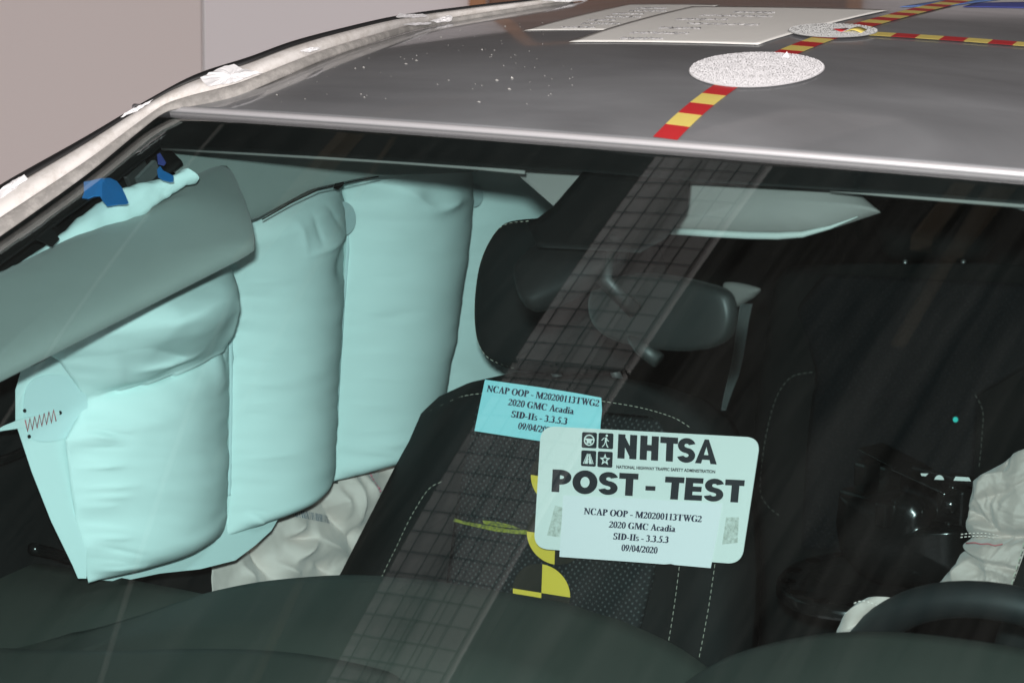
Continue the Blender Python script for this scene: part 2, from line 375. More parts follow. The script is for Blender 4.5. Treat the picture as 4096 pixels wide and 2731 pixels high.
dpart('frame', 0, 2*kfr+0.9, 1.001, 1.06, M['wood'], 0.03, 0)
dpart('panel', kfr+0.004, kfr+0.896, zb, 0.998, M['wood2'], 0.015, -0.01)
ZC = 2.1
ce = obj('ceiling', [(-16, -5, ZC+0.3), (7, -5, ZC+0.3), (7, 9, ZC+0.3), (-16, 9, ZC+0.3)], [(0, 3, 2, 1)], M['ceil'], smooth=False); ce['kind'] = 'structure'; solid(ce, 0.05, -1)
lamp = empty('added_lamp'); tag(lamp, 'unseen long lamp added overhead to stand in for the room light', 'lamp')  # lamp added out of view to brighten the roof sheets and wall
M['tube'] = mat('lit_added_lamp_tube', (0.8, 0.8, 0.8), 0.6, emit=((1.0, 0.95, 0.92), 6.0))
LC = np.array([2.3, -1.6, ZC+0.16])
box('added_lamp_body', LC+np.array([0, 0, 0.06]), (0.2, 0, 0), (0, 1.2, 0), (0, 0, 0.03), M['ceil'], lamp, 0)
for dx in (-0.09, 0.09): tube('added_lamp_tube', [LC+np.array([dx, -1.15, 0.01]), LC+np.array([dx, 1.15, 0.01])], 0.014, M['tube'], lamp, 10)
la = bpy.data.lights.new('added_lamp_light', 'AREA'); la.shape = 'RECTANGLE'; la.size = 0.3; la.size_y = 2.3; la.energy = 75.0; la.color = (1.0, 0.95, 0.92)
lo = bpy.data.objects.new('added_lamp_light', la); COL.objects.link(lo); lo.location = LC-np.array([0, 0, 0.03]); lo.parent = lamp
# light frame hanging over the bonnet behind a welded wire guard, seen mirrored in the windshield
lum = empty('hanging_light'); tag(lum, 'long light strip behind black wire mesh, seen only mirrored in the windshield', 'light')
LX0, LX1, LY0, LY1, ZL = -0.635, -0.375, -1.1, 1.5, 1.10
box('housing', ((LX0+LX1)/2, (LY0+LY1)/2, ZL+0.10), ((LX1-LX0)/2, 0, 0), (0, (LY1-LY0)/2, 0), (0, 0, 0.02), M['ceil'], lum, 0)
for k, (f0, f1, e) in enumerate([(0.0, 0.20, 0.27), (0.205, 0.32, 0.19), (0.345, 0.44, 0.08), (0.46, 0.62, 0.14), (0.64, 0.72, 0.05), (0.735, 0.90, 0.07), (0.93, 0.95, 0.10)]):
    x0, x1 = LX0+f0*(LX1-LX0), LX0+f1*(LX1-LX0)
    mm = mat('lit_diffuser_%d' % k, (0.5, 0.45, 0.44), 0.8, emit=((1.0, 0.88, 0.86), e))
    m2 = mat('dim_diffuser_%d' % k, (0.5, 0.45, 0.44), 0.8, emit=((1.0, 0.88, 0.86), e*0.55))
    box('diffuser', ((x0+x1)/2, (0.205+LY1)/2, ZL+0.06), ((x1-x0)/2, 0, 0), (0, (LY1-0.205)/2, 0), (0, 0, 0.01), mm, lum, 0)
    box('diffuser', ((x0+x1)/2, (LY0+0.195)/2, ZL+0.06), ((x1-x0)/2, 0, 0), (0, (0.195-LY0)/2, 0), (0, 0, 0.01), m2, lum, 0)
def wire(a, b, r): return tube('guard_wire', [a, b], r*0.95, M['mesh'], lum, 6)
for k in range(7): x = LX0+0.004+k*0.042; wire((x, LY0, ZL), (x, LY1, ZL), 0.0017)
for k in range(int((LY1-LY0)/0.0435)): y = LY0+0.02+k*0.0435; wire((LX0, y, ZL-0.003), (LX1, y, ZL-0.003), 0.0017)
for k in range(18):
    y = LY0+k*0.145
    for q in (0.145,): wire((LX0+0.01, y+0.07-q/2, ZL+0.035), (LX0+0.13, y+0.07+q/2, ZL+0.035), 0.0005)
for y in (LY0+0.2, LY1-0.2): tube('hanger', [((LX0+LX1)/2, y, ZL+0.119), ((LX0+LX1)/2, y, ZC+0.3)], 0.008, M['mesh'], lum, 8)
for k, (x0, wd) in enumerate([(-0.30, 0.03), (-0.20, 0.018), (-2.6, 0.03)]):
    b = box('ceiling_beam', (x0, 2.1, ZC+0.2), (wd, 0, 0), (0, 0.85, 0), (0, 0, 0.05), M['beam'], None, 0)
    tag(b, ['wide brown ceiling beam mirrored near the right end of the glass', 'narrow brown ceiling beam mirrored at the right end of the glass', 'brown ceiling beam mirrored near the left end of the glass'][k], 'beam')

# ------------------------------------------------------------------ the car
car = empty('car'); tag(car, 'silver-grey crash-tested car with deployed airbags seen through its windshield', 'car')

# roof panel: pixel outline of its left edge carried onto the roof surface
EDGE = [(657, 452), (750, 432), (850, 414), (950, 388), (1050, 347), (1150, 304), (1306, 237), (1480, 178), (1663, 122), (1870, 82), (2080, 47), (2300, 12)]
E3 = [hit(u, v) for u, v in EDGE]
ey = [q[1] for q in E3]; ex = [q[0] for q in E3]
def roof_left(y): return float(np.interp(y, ey, ex)) if y < ey[-1] else ex[-1]
V = []; nr, nc = 70, 80
for i in range(nr):
    t = (i/(nr-1))**1.5
    for j in range(nc):
        s = j/(nc-1)
        yy = t*2.3; xl = roof_left(max(yy, ey[0])); x = xl+(0.70-xl)*s
        y = yh(x)+0.004+yy*(2.3-yh(x))/2.3
        V.append(on(x, y, 0.0))
roof = obj('roof', V, grid_faces(nr, nc), M['paint'], car, label='silver-grey roof panel, mottled by reflections put into its colour, with crumbs of debris'); solid(roof, 0.004, -1)
hp = [on(x, yh(x)-0.0005, -0.0018) for x in np.linspace(-0.70, 0.70, 80)]
tube('header_trim', hp, 0.0039, M['edge'], car, 10, label='bright folded front edge of the roof')

def refl(u, v, z):
    P = hit(u, v); n = nsurf(P[0], P[1]); d = ray(u, v); r = d-2*np.dot(d, n)*n
    return P+r*(z-P[2])/r[2]
M['pipe'] = mat('pale_conduit', (0.40, 0.37, 0.34), 0.6); M['pipe2'] = mat('brown_conduit', (0.12, 0.085, 0.055), 0.8)
PIPES = [((740, 660), (170, 1430), 0.010, 'pipe', 'thin pale ceiling conduit mirrored across the sun visor'), 
         ((1560, 560), (1180, 1200), 0.012, 'pipe2', 'thin brown ceiling conduit mirrored over the second airbag chamber'), ((4000, 700), (3780, 1050), 0.022, 'pipe2', 'pale ceiling conduit mirrored at the upper right of the glass'),
         ((640, 1950), (420, 2640), 0.010, 'pipe', 'thin pale ceiling conduit mirrored on the left dash'), ((1180, 2350), (1020, 2700), 0.016, 'pipe2', 'short brown ceiling conduit mirrored on the dash hump')]
for a, b, r_p, m_p, l_p in PIPES:
    A, B = refl(*a, ZC+0.1), refl(*b, ZC+0.1); D = B-A
    tag(tube('ceiling_conduit', [A-D*1.6, A, B, B+D*0.8], r_p, M[m_p], None, 8), l_p, 'conduit')
# windshield sheet (closed, 5 mm)
def wedge(t): return -(0.686+0.02*min(1, t/0.13)*0.5+0.16*max(0, t-0.05)/0.9)
V = []; nr, nc = 50, 60
for i in range(nr):
    t = i/(nr-1)*0.98
    for j in range(nc):
        s = j/(nc-1); xl = wedge(t); x = xl+(-2*xl)*s
        y = yh(x)-0.002-t; V.append(on(x, y, -0.004))
ws = obj('windshield', V, grid_faces(nr, nc), M['glass'], car, label='green tinted windshield mirroring a ceiling light'); solid(ws, 0.0015, -1)
HEAD = [(560, 436), (657, 446), (1500, 505), (2000, 535), (2640, 568), (3300, 612), (4096, 672), (4700, 722)]
FR = [(500, 585), (640, 590), (1300, 625), (1900, 665), (2330, 690), (2750, 725), (3500, 770), (4096, 815), (4700, 860)]
us = np.linspace(600, 4650, 90)
V = [hit(u, interp(HEAD, u)+3+(interp(FR, u)-interp(HEAD, u)-3)*k/8, -0.0085) for k in range(9) for u in us]
solid(obj('frit_band', V, grid_faces(9, 90), M['frit'], ws, label='black ceramic band along the top of the glass'), 0.0008, 0)
PL = [(2332, 688), (2212, 828), (2110, 905), (2150, 990)]; PR = [(2762, 722), (2750, 830), (2672, 950), (2560, 1010)]
loft('sensor_patch', PL, PR, 14, 12, lambda u, v: hit(u, v, -0.0085), (0, 0, 0), lambda s, t, u, v: 0, M['frit'], ws, 0.0008)
GL = [(657, 446), (357, 690), (115, 866), (0, 946), (-200, 1090)]; GI = [(640, 592), (455, 735), (260, 872), (30, 1040), (-170, 1180)]
loft('frit_side_band', GL, GI, 30, 8, lambda u, v: hit(u, v, -0.0085), (0, 0, 0), lambda s, t, u, v: 0, M['frit'], ws, 0.0008)

# pillar and roof rail: bands between the glass/roof edge and the silhouette
INNER = [(-260, 1125), (0, 946), (115, 866), (357, 690), (560, 522), (657, 452), (750, 430), (850, 412), (950, 386), (1050, 345), (1150, 302), (1306, 235), (1480, 176), (1663, 120), (1870, 80), (2080, 45), (2300, 10)]
SILH = [(-260, 915), (0, 746), (96, 690), (332, 558), (612, 393), (784, 303), (1000, 232), (1168, 171), (1367, 118), (1582, 70), (1878, 30), (2110, 5), (2330, -22)]
def cr_interp(pl, x):                  # smooth curve through sorted points
    xs = [q[0] for q in pl]; k = max(0, min(len(pl)-2, int(np.searchsorted(xs, x))-1))
    m = [(pl[min(i+1, len(pl)-1)][1]-pl[max(i-1, 0)][1])/(pl[min(i+1, len(pl)-1)][0]-pl[max(i-1, 0)][0]) for i in range(len(pl))]
    h = xs[k+1]-xs[k]; t = (x-xs[k])/h
    return (2*t**3-3*t*t+1)*pl[k][1]+(t**3-2*t*t+t)*h*m[k]+(-2*t**3+3*t*t)*pl[k+1][1]+(t**3-t*t)*h*m[k+1]
RU = np.linspace(-255, 2290, 110)
RI = [cr_interp(INNER, u) for u in RU]; RS = [cr_interp(SILH, u) for u in RU]
RX = [hit(u, v)[0] for u, v in zip(RU, RI)]
for _ in range(12): RX = [RX[0]]+[(RX[k-1]+RX[k]*2+RX[k+1])/4 for k in range(1, len(RX)-1)]+[RX[-1]]
def rail_band(name, k0, k1, x0, x1, m, bulge, parent, label=None):
    nk = 8; V = []
    for k in range(nk):
        g = k/(nk-1); f = k0+(k1-k0)*g
        for j, u in enumerate(RU):
            P = at(u, RI[j]+(RS[j]-RI[j])*f, x=RX[j]-(x0+(x1-x0)*g)*min(1.0, (RI[j]-RS[j])/200.0)*0.8)
            V.append(P+np.array([0.55, -0.5, 0.35])*bulge*math.sin(math.pi*g))
    o = obj(name, V, grid_faces(nk, len(RU)), m, parent, label=label); solid(o, 0.003, 0); return o
pil = empty('windshield_pillar', car)
rail_band('inner_rail', 0.0, 0.36, 0.0, 0.016, M['rail'], 0.003, pil, 'dusty dark grey strip beside the glass')
rail_band('flange', 0.36, 0.84, 0.016, 0.040, M['flange'], 0.007, pil, 'bright scuffed silver flange of the pillar')
rail_band('weatherstrip', 0.84, 1.0, 0.042, 0.058, M['rubber'], 0.006, pil, 'black rubber seal along the outer edge')

# cabin shell
shell = empty('cabin_lining', car)
def quad(name, pts, m, parent, th=0.01): return solid(obj(name, pts, [tuple(range(len(pts)))], m, parent, smooth=False), th, 0)
quad('side_wall', [(-0.80, -0.75, -1.2), (-0.80, 2.3, -1.2), (-0.80, 2.3, -0.35), (-0.80, -0.75, -0.40)], M['black'], shell)
quad('side_wall', [(0.80, -0.95, -1.2), (0.80, 2.3, -1.2), (0.80, 2.3, -0.02), (0.78, 0.2, -0.06), (0.80, -0.95, -0.5)], M['black'], shell)
quad('window_lining', [(-0.803, -0.95, -0.45), (-0.803, 2.3, -0.345), (-0.76, 2.3, -0.03), (-0.735, 0.15, -0.07), (-0.775, -0.45, -0.29)], M['black'], shell)
quad('rear_wall', [(-0.8, 2.29, -1.2), (0.8, 2.29, -1.2), (0.8, 2.29, 0.0), (-0.8, 2.29, 0.0)], M['black'], shell)
quad('floor_carpet', [(-0.8, -1.0, -1.19), (0.8, -1.0, -1.19), (0.8, 2.3, -1.19), (-0.8, 2.3, -1.19)], M['black'], shell)
V = [on(x, y, -0.035) for y in np.linspace(0.06, 2.28, 40) for x in np.linspace(-0.52, 0.66, 30)]
solid(obj('headliner', V, grid_faces(40, 30), M['grey_trim'], car), 0.006, 0)

def behind(u, v, d): return hit(u, v)+ray(u, v)*d
def plane3(A, B, C):
    n = np.cross(B-A, C-A); n /= np.linalg.norm(n); return (n if n[0] > 0 else -n)
# ------------------------------------------------------------------ seats
PS0 = np.array([-0.33, 0.40, -0.45]); rec = math.radians(20); PSN = np.array([0, -math.cos(rec), math.sin(rec)])
seatp = lambda u, v: at(u, v, P=PS0, n=PSN)
pseat = empty('front_passenger_seat', car)
SL = [(2060, 1495), (1880, 1535), (1760, 1590), (1690, 1655), (1640, 1770), (1600, 1840), (1480, 2075), (1370, 2290), (1290, 2440), (1200, 2640), (1150, 2800)]
SR = [(2400, 1500), (2650, 1545), (2830, 1610), (2930, 1690), (2975, 1790), (3005, 1900), (3030, 2100), (3040, 2290), (3035, 2440), (3020, 2640), (3010, 2800)]
def seat_disp(s, t, u, v):
    e = min(s, 1-s); r = 1-max(0, 1-e/0.10)**2.2
    top = 1-max(0, 1-t/0.08)**2.2
    bol = 0.018*math.exp(-((e-0.13)/0.07)**2)*sstep(0.05, 0.3, t)
    return -0.11*(1-r*top) + bol + 0.004*nz(u*0.006, v*0.006)
loft('backrest', SL, SR, 70, 60, seatp, None, seat_disp, M['seat'], pseat, 0.004, label='charcoal cloth backrest with pale stitching')
IL = [(1900, 1608), (1862, 1700), (1845, 1850), (1833, 1960), (1815, 2138), (1790, 2330), (1760, 2560)]
IR = [(2640, 1672), (2690, 1760), (2680, 1900), (2660, 2050), (2640, 2180), (2610, 2330), (2560, 2520)]
def ins_disp(s, t, u, v):
    e = min(s, 1-s, t*2.0); return 0.003+0.010*min(1, e/0.08)**0.5 + 0.003*nz(u*0.006, v*0.006)
loft('seat_insert', IL, IR, 40, 40, seatp, None, ins_disp, M['seatdot'], pseat, 0.003, label='dotted cloth centre panel of the backrest')
sp2 = lambda u, v: seatp(u, v)+PSN*0.014
for k, pl in enumerate([[(1700, 1655), (1760, 1625), (1800, 1606), (1851, 1586), (1934, 1574), (2100, 1570), (2250, 1580), (2406, 1604), (2565, 1631), (2693, 1669), (2760, 1708)],
           [(1768, 1927), (1714, 1960), (1643, 2073), (1589, 2186), (1536, 2293), (1500, 2380)],
           [(2723, 2240), (2700, 2420), (2676, 2570)], [(2866, 2230), (2835, 2440), (2795, 2650)]]):
    # lay the thread on the backrest surface
    def sp3(u, v, k=k):
        best = None
        for i in range(60):
            t = i/59; a = poly_at(SL, t); b = poly_at(SR, t)
            s = (u-a[0])/(b[0]-a[0]); vv = a[1]+(b[1]-a[1])*s
            if best is None or abs(vv-v) < best[0]: best = (abs(vv-v), s, t)
        return seatp(u, v)+PSN*0.001-ray(u, v)*(seat_disp(min(0.999, max(0.001, best[1])), best[2], u, v)+0.003)
    dashes('stitching', pl, sp3, PSN, 0.0045, 0.003, 0.00038, M['thread'], pseat)
HR = [(2144, 874), (2042, 891), (1985, 955), (1943, 1057), (1924, 1185), (1924, 1306), (1943, 1389), (1991, 1446), (2100, 1484), (2300, 1496), (2500, 1480), (2610, 1400), (2650, 1250), (2640, 1080), (2580, 940), (2450, 885), (2300, 872)]
HP0 = np.array([-0.35, 0.43, -0.27]); hn = np.array([0, -math.cos(0.15), math.sin(0.15)])
hplace = lambda u, v: at(u, v, P=HP0, n=hn)
pillow('headrest', HR, hplace, hn, 0.045, 0.06, M['seat'], pseat, p=3.0, label='black cloth headrest with a stitched edge')
hc = np.array([2290, 1185]); 
dashes('headrest_stitching', [tuple(hc+(np.array(q)-hc)*0.965) for q in HR[0:9]], lambda u, v: hplace(u, v)+hn*0.021, hn, 0.0045, 0.003, 0.00042, M['thread'], pseat)
for u0 in (2180, 2420):
    tube('headrest_post', [hplace(u0, 1470)-hn*0.02, seatp(u0, 1560)-PSN*0.06], 0.006, M['steel'], pseat)

# rear seat
RS0 = np.array([0.30, 1.20, -0.45]); RSN = np.array([0, -math.cos(rec), math.sin(rec)])
rearp = lambda u, v: at(u, v, P=RS0, n=RSN)
rseat = empty('rear_seat', car)
RL = [(3300, 1050), (3080, 1075), (3035, 1130), (3000, 1300), (2960, 1500), (2930, 1800), (2930, 2100), (2950, 2400), (2960, 2650)]
RR = [(3900, 1050), (4500, 1080), (4560, 1130), (4600, 1300), (4600, 1500), (4600, 1800), (4600, 2100), (4600, 2400), (4600, 2650)]
def rdisp(s, t, u, v):
    e = min(s, 1-s); return -0.09*max(0, 1-e/0.08)**2.2-0.06*max(0, 1-t/0.06)**2.2+0.012*math.exp(-((e-0.12)/0.06)**2)*sstep(0.1, 0.4, t)-0.006*math.exp(-((v-(1545+(u-3200)*0.12))/14)**2)*sstep(3200, 3300, u)
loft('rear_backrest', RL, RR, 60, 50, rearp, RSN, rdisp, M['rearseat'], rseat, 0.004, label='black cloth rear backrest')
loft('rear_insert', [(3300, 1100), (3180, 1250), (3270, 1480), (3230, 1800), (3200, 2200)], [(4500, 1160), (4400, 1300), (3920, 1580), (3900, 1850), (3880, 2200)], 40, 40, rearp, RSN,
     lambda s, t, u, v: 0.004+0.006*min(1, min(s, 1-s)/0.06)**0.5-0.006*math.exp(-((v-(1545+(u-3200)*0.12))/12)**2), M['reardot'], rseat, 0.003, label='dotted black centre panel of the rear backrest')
rp2 = lambda u, v: rearp(u, v)+RSN*0.0145
dashes('stitching', [(3265, 1495), (3180, 1515), (3120, 1600), (3080, 1750), (3060, 1900), (3060, 1980), (3090, 2030), (3140, 2070)], rp2, RSN, 0.0055, 0.0035, 0.00045, M['rthread'], rseat)
dashes('stitching', [(3915, 1585), (3945, 1650), (3942, 1750), (3930, 1880)], rp2, RSN, 0.0055, 0.0035, 0.00045, M['rthread'], rseat)
for u0 in (3590, 3824):
    tube('headrest_post', [rearp(u0, 1068)-RSN*0.03, rearp(u0+4, 1000)-RSN*0.03], 0.0035, M['steel'], rseat)
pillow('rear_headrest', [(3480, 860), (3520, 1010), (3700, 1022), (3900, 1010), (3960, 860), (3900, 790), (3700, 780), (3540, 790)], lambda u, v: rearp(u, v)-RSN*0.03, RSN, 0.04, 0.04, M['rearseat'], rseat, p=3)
d = obj('rear_seat_dot', [rearp(3837+9*math.cos(a)*1.15, 1684+11*math.sin(a))+RSN*0.016 for a in np.linspace(0, 2*math.pi, 20)[:-1]], [tuple(range(19))], M['teal'], smooth=False)  # flat turquoise disc just proud of the rear backrest
tag(d, 'tiny round turquoise dot on the dark rear seat', 'sticker'); solid(d, 0.0006, 0)
# seat belt and pale pillar trim between the seats
loft('seat_belt', [(2962, 1215), (2945, 1330), (2915, 1500), (2886, 1640)], [(3010, 1215), (2990, 1330), (2955, 1500), (2905, 1640)], 20, 5, lambda u, v: at(u, v, y=0.98), (0, -1, 0), lambda s, t, u, v: 0.002*math.sin(t*9), M['belt'], car, 0.0015, label='grey belt webbing hanging beside the rear seat')
pillow('rear_trim', [(2900, 1130), (3035, 1150), (3020, 1185), (2990, 1205), (2950, 1228), (2915, 1220)], lambda u, v: at(u, v, y=1.02), (0, -1, 0.2), 0.012, 0.012, M['light_trim'], car, label='pale trim corner beside the mirror')

# driver's seat edge with stitched bolster
dseat = empty('driver_seat', car)
DP0 = np.array([0.38, 0.36, -0.50]); dplace = lambda u, v: at(u, v, P=DP0, n=PSN)
loft('driver_backrest', [(4135, 1950), (4100, 2070), (4050, 2195), (3995, 2340), (3940, 2500), (3900, 2620)], [(5500, 1950), (5500, 2070), (5500, 2195), (5500, 2340), (5500, 2500), (5500, 2620)], 40, 50, dplace, PSN,
     lambda s, t, u, v: -0.09*max(0, 1-min(s, 1-s)/0.06)**2.2+0.015*math.exp(-((s-0.1)/0.06)**2), M['seat'], dseat, 0.004, label='charcoal cloth edge of the driver backrest')
dashes('stitching', [(4110, 2140), (4085, 2230), (4060, 2310), (4045, 2370)], lambda u, v: dplace(u, v)+PSN*0.004, PSN, 0.0055, 0.003, 0.0008, M['thread'], dseat)

# ------------------------------------------------------------------ dashboard
dash = empty('dashboard', car)
def dash_part(name, contour, ypts, fall, depth, back, m, parent, label=None, u0=-400, u1=4700, n=120, dips=None):
    """moulding whose far crest follows a contour and which runs forward towards the windshield"""
    V = []; rows = [(-1, -back), (-0.35, -0.022), (-0.1, -0.006), (0.0, 0.0)]+[(k/14, None) for k in range(1, 15)]
    cs = smooth_poly(contour, n)
    for k, (f, dz) in enumerate(rows):
        for q in cs:
            P = at(q[0], q[1], y=interp(ypts, q[0]))
            if f <= 0: P = P+np.array([0, -f*0.07, dz])
            else:
                z = fall(f, q[0])
                P = P+np.array([0, -f*depth, z])
            V.append(P)
    return obj(name, V, grid_faces(len(rows), n), m, parent, label=label)
dash_part('dash_pad', [(-420, 2150), (-200, 2190), (0, 2228), (300, 2275), (600, 2332), (830, 2378), (1000, 2420), (1150, 2470)], [(-400, -0.05), (1150, 0.02)], lambda f, u: -0.004*f-0.05*f*f, 0.34, 0.2, M['dash'], dash, 'left dash pad in soft dark grey')
dash_part('dash_hump', [(-500, 2580), (-100, 2548), (100, 2545), (330, 2522), (560, 2458), (760, 2390), (900, 2352), (1100, 2318), (1400, 2298), (1680, 2317), (1857, 2340), (2006, 2364), (2244, 2406), (2393, 2452), (2500, 2486), (2690, 2573), (2800, 2645), (2900, 2730), (3000, 2820)], [(-500, -0.24), (300, -0.16), (800, -0.06), (1400, -0.05), (3050, -0.07)],
          lambda f, u: -0.012*f-0.03*sstep(0.42, 0.6, f)-0.02*f*f, 0.42, 0.25, M['dash'], dash, 'rounded dark grey dashboard hump')
dash_part('instrument_hood', [(2650, 2800), (2780, 2700), (2900, 2630), (3050, 2580), (3250, 2538), (3450, 2524), (3700, 2535), (4096, 2592), (4400, 2660), (4700, 2740)], [(2650, -0.12), (4700, -0.14)], lambda f, u: -0.01*f-0.05*f*f, 0.34, 0.2, M['dash'], dash, 'dark grey hood over the instruments')
dash_part('dash_lip', [(-500, 2560), (-200, 2578), (0, 2590), (400, 2600), (700, 2594), (950, 2594), (1200, 2612), (1400, 2646), (1600, 2696), (1750, 2746), (1900, 2800)], [(-500, -0.33), (1900, -0.26)], lambda f, u: -0.01*f-0.06*f*f, 0.25, 0.03, M['dash'], dash, 'nearer soft edge of the dashboard')
# door pull glimpsed beside the curtain airbag
tube('door_pull', [at(u, v, x=-0.77) for u, v in [(128, 2193), (150, 2196), (200, 2208), (260, 2228), (300, 2238)]], 0.007, M['smoothblack'], car)
tube('door_trim_line', [at(u, v, x=-0.785) for u, v in [(-60, 1862), (40, 1830), (110, 1800), (200, 1760)]], 0.006, M['smoothblack'], car)

# steering wheel
wh = empty('steering_wheel', car)
wup = np.array([0, -math.sin(0.42), math.cos(0.42)]); wtop = at(4014, 2408, y=0.02); wc = wtop-wup*0.185; wx = np.array([1.0, 0, 0])
tube('rim', [wc+(wx*math.cos(a)+wup*math.sin(a))*0.185 for a in np.linspace(0, 2*math.pi, 65)[:-1]], 0.0185, M['wheel'], wh, 14, True, label='black leather steering wheel rim')
for a in (math.pi, 0.0, -math.pi/2):
    e = wc+(wx*math.cos(a)+wup*math.sin(a))*0.18; tube('spoke', [wc, e], 0.018, M['wheel'], wh, 8)
pillow('hub', [(3850, 2900), (4000, 2860), (4200, 2900), (4230, 3040), (4050, 3120), (3860, 3040)], lambda u, v: at(u, v, P=wc, n=np.cross(wx, wup)), np.cross(wx, wup), 0.02, 0.03, M['wheel'], wh)

# ------------------------------------------------------------------ mirror, visors, overhead trim
mir = empty('rearview_mirror', car)
MP = np.array([0.10, -0.14, -0.20]); mn = np.array([-0.32, -0.94, -0.02]); mn /= np.linalg.norm(mn)
mpl = lambda u, v: at(u, v, P=MP, n=mn)
pillow('mirror_housing', [(2390, 1150), (2450, 1112), (2560, 1095), (2680, 1105), (2800, 1130), (2900, 1165), (2932, 1230), (2930, 1310), (2890, 1372), (2780, 1400), (2620, 1390), (2470, 1355), (2395, 1300), (2370, 1220)], mpl, mn, 0.012, 0.012, M['mirror'], mir, p=5, label='dark grey back of the rear-view mirror')
tube('mirror_stalk', [mpl(2600, 1230)+mn*0.02, mpl(2570, 1090)+mn*0.05, hit(2470, 960, -0.012)], 0.008, M['mirror'], mir, 12)
pillow('camera_pod', [(2080, 1040), (2300, 900), (2480, 900), (2500, 1020), (2350, 1110), (2180, 1190), (2100, 1200), (2060, 1130)], lambda u, v: hit(u, v, -0.04), (0, -0.4, 0.9), 0.012, 0.03, M['black'], mir, label='black sensor pod behind the glass')
tube('mirror_lever', [mpl(2520, 1320), mpl(2600, 1385)+mn*0.01, mpl(2650, 1440)+mn*0.005], 0.008, M['mirror'], mir, 10)

VA, VB, VC = behind(0, 1130, 0.05), behind(0, 1500, 0.07), behind(1000, 900, 0.25); VN = plane3(VA, VB, VC)
vis = pillow('sun_visor', [(-160, 1190), (0, 1113), (440, 893), (860, 683), (905, 672), (935, 700), (975, 790), (1008, 890), (1022, 965), (1018, 1000), (960, 1035), (500, 1268), (0, 1522), (-160, 1600)], lambda u, v: at(u, v, P=VA, n=VN), VN, 0.020, 0.008, M['grey_trim'], car, p=2.8, sm=False, n=140, label='grey sun visor swung along the side window')
VD = [(2752, 728), (2950, 742), (3200, 758), (3420, 775), (3520, 850), (3440, 880), (3300, 935), (3200, 958), (2980, 960), (2690, 942), (2730, 860)]
vdp = lambda u, v: at(u, v, P=(0.20, 0.06, -0.07), n=(0, -0.9, 0.45))
pillow('driver_sun_visor', [(2700, 690), (3000, 710), (3420, 760), (3525, 850), (3440, 878), (3300, 925), (3190, 940), (2980, 942), (2700, 925), (2690, 800)], vdp, (0, -0.9, 0.45), 0.026, 0.010, M['light_trim'], car, p=2.2, sm=False, n=110, label='pale grey driver sun visor under the black band')
tube('visor_rim', [vdp(u, v)+np.array([0, -0.006, 0.004]) for u, v in [(2692, 936), (2850, 946), (3000, 954), (3120, 956), (3220, 950), (3330, 922), (3440, 880)]], 0.0038, M['rim_trim'], car, taper=lambda t: 1.0 if t < 0.6 else 1.0-0.85*(t-0.6)/0.4)
# headliner edge pushed down by the curtain airbag
hlp = lambda u, v: at(u, v, P=(-0.60, 0.15, -0.12), n=(1, -0.25, 0.3))
loft('headliner_edge', [(640, 560), (660, 640), (720, 740), (800, 830), (900, 905)], [(2000, 620), (1900, 690), (1490, 700), (1240, 752), (1000, 876)], 26, 40, hlp, (1, -0.25, 0.3),
     lambda s, t, u, v: 0.006*math.sin(2.2*s+1.5*t)+0.012*t*t, M['grey_trim'], car, 0.004, label='grey headliner edge pushed down over the airbag')
tube('headliner_hem', [hlp(u, v)+np.array([0.012, 0, 0]) for u, v in [(1480, 703), (1380, 722), (1240, 755), (1130, 808), (1015, 874)]], 0.0008, M['black'], car, 6)
loft('overhead_trim', [(1960, 640), (2060, 690), (2215, 825)], [(2420, 660), (2360, 700), (2225, 832)], 10, 8, lambda u, v: at(u, v, P=(-0.1, 0.02, -0.06), n=(0, -0.9, 0.45)), (0, 0, 0), lambda s, t, u, v: 0, M['light_trim'], car, 0.004, label='pale overhead trim beside the sensor patch')

tube('header_lining', [hit(u, v, -0.016) for u, v in [(650, 596), (1000, 614), (1300, 632), (1600, 650), (1900, 672), (2100, 690)]], 0.0020, M['light_trim'], car, 8)
tube('header_lining', [hit(u, v, -0.016) for u, v in [(3320, 766), (3600, 785), (3900, 808), (4200, 832), (4600, 865)]], 0.0024, M['light_trim'], car, 8, taper=lambda t: 0.15+0.85*min(1, t*3))
# ------------------------------------------------------------------ curtain airbag
cab = empty('curtain_airbag', car)
AX = -0.665
abp = lambda u, v: at(u, v, x=AX)
AN = np.array([1.0, 0, 0])
SA = [(800, 900), (880, 1080), (905, 1200), (912, 1400), (910, 1600), (905, 1900), (900, 2060), (884, 2150)]
SB = [(1330, 640), (1372, 800), (1378, 1000), (1362, 1200), (1345, 1450), (1335, 1650), (1325, 1840), (1312, 1930)]
SC = [(1880, 600), (1868, 800), (1850, 1000), (1812, 1250), (1758, 1500), (1722, 1650), (1690, 1740), (1680, 1765)]
SD = [(2420, 640), (2400, 800), (2360, 1000), (2320, 1200), (2260, 1400), (2200, 1500), (2150, 1560), (2140, 1580)]
S0 = [(60, 1340), (235, 1440), (300, 1530), (345, 1600), (262, 1760), (285, 1960), (318, 2190), (352, 2330)]
FOLD = [(240, 1600), (370, 1572), (480, 1530), (620, 1470), (790, 1388), (850, 1345), (930, 1300)]
def creases(u, v, L):
    d = 0.0
    for (a0, a1, b0, b1, w_, am) in L:
        dx, dy = b0-a0, b1-a1; l2 = dx*dx+dy*dy; t = max(0.0, min(1.0, ((u-a0)*dx+(v-a1)*dy)/l2)); px, py = u-a0-dx*t, v-a1-dy*t
        q2 = (px*px+py*py)/(w_*w_)
        if q2 < 30: d += am*math.exp(-math.sqrt(q2+0.004))*(0.35+0.65*math.sin(math.pi*min(1, max(0.0, t*0.9+0.05))))
    return d
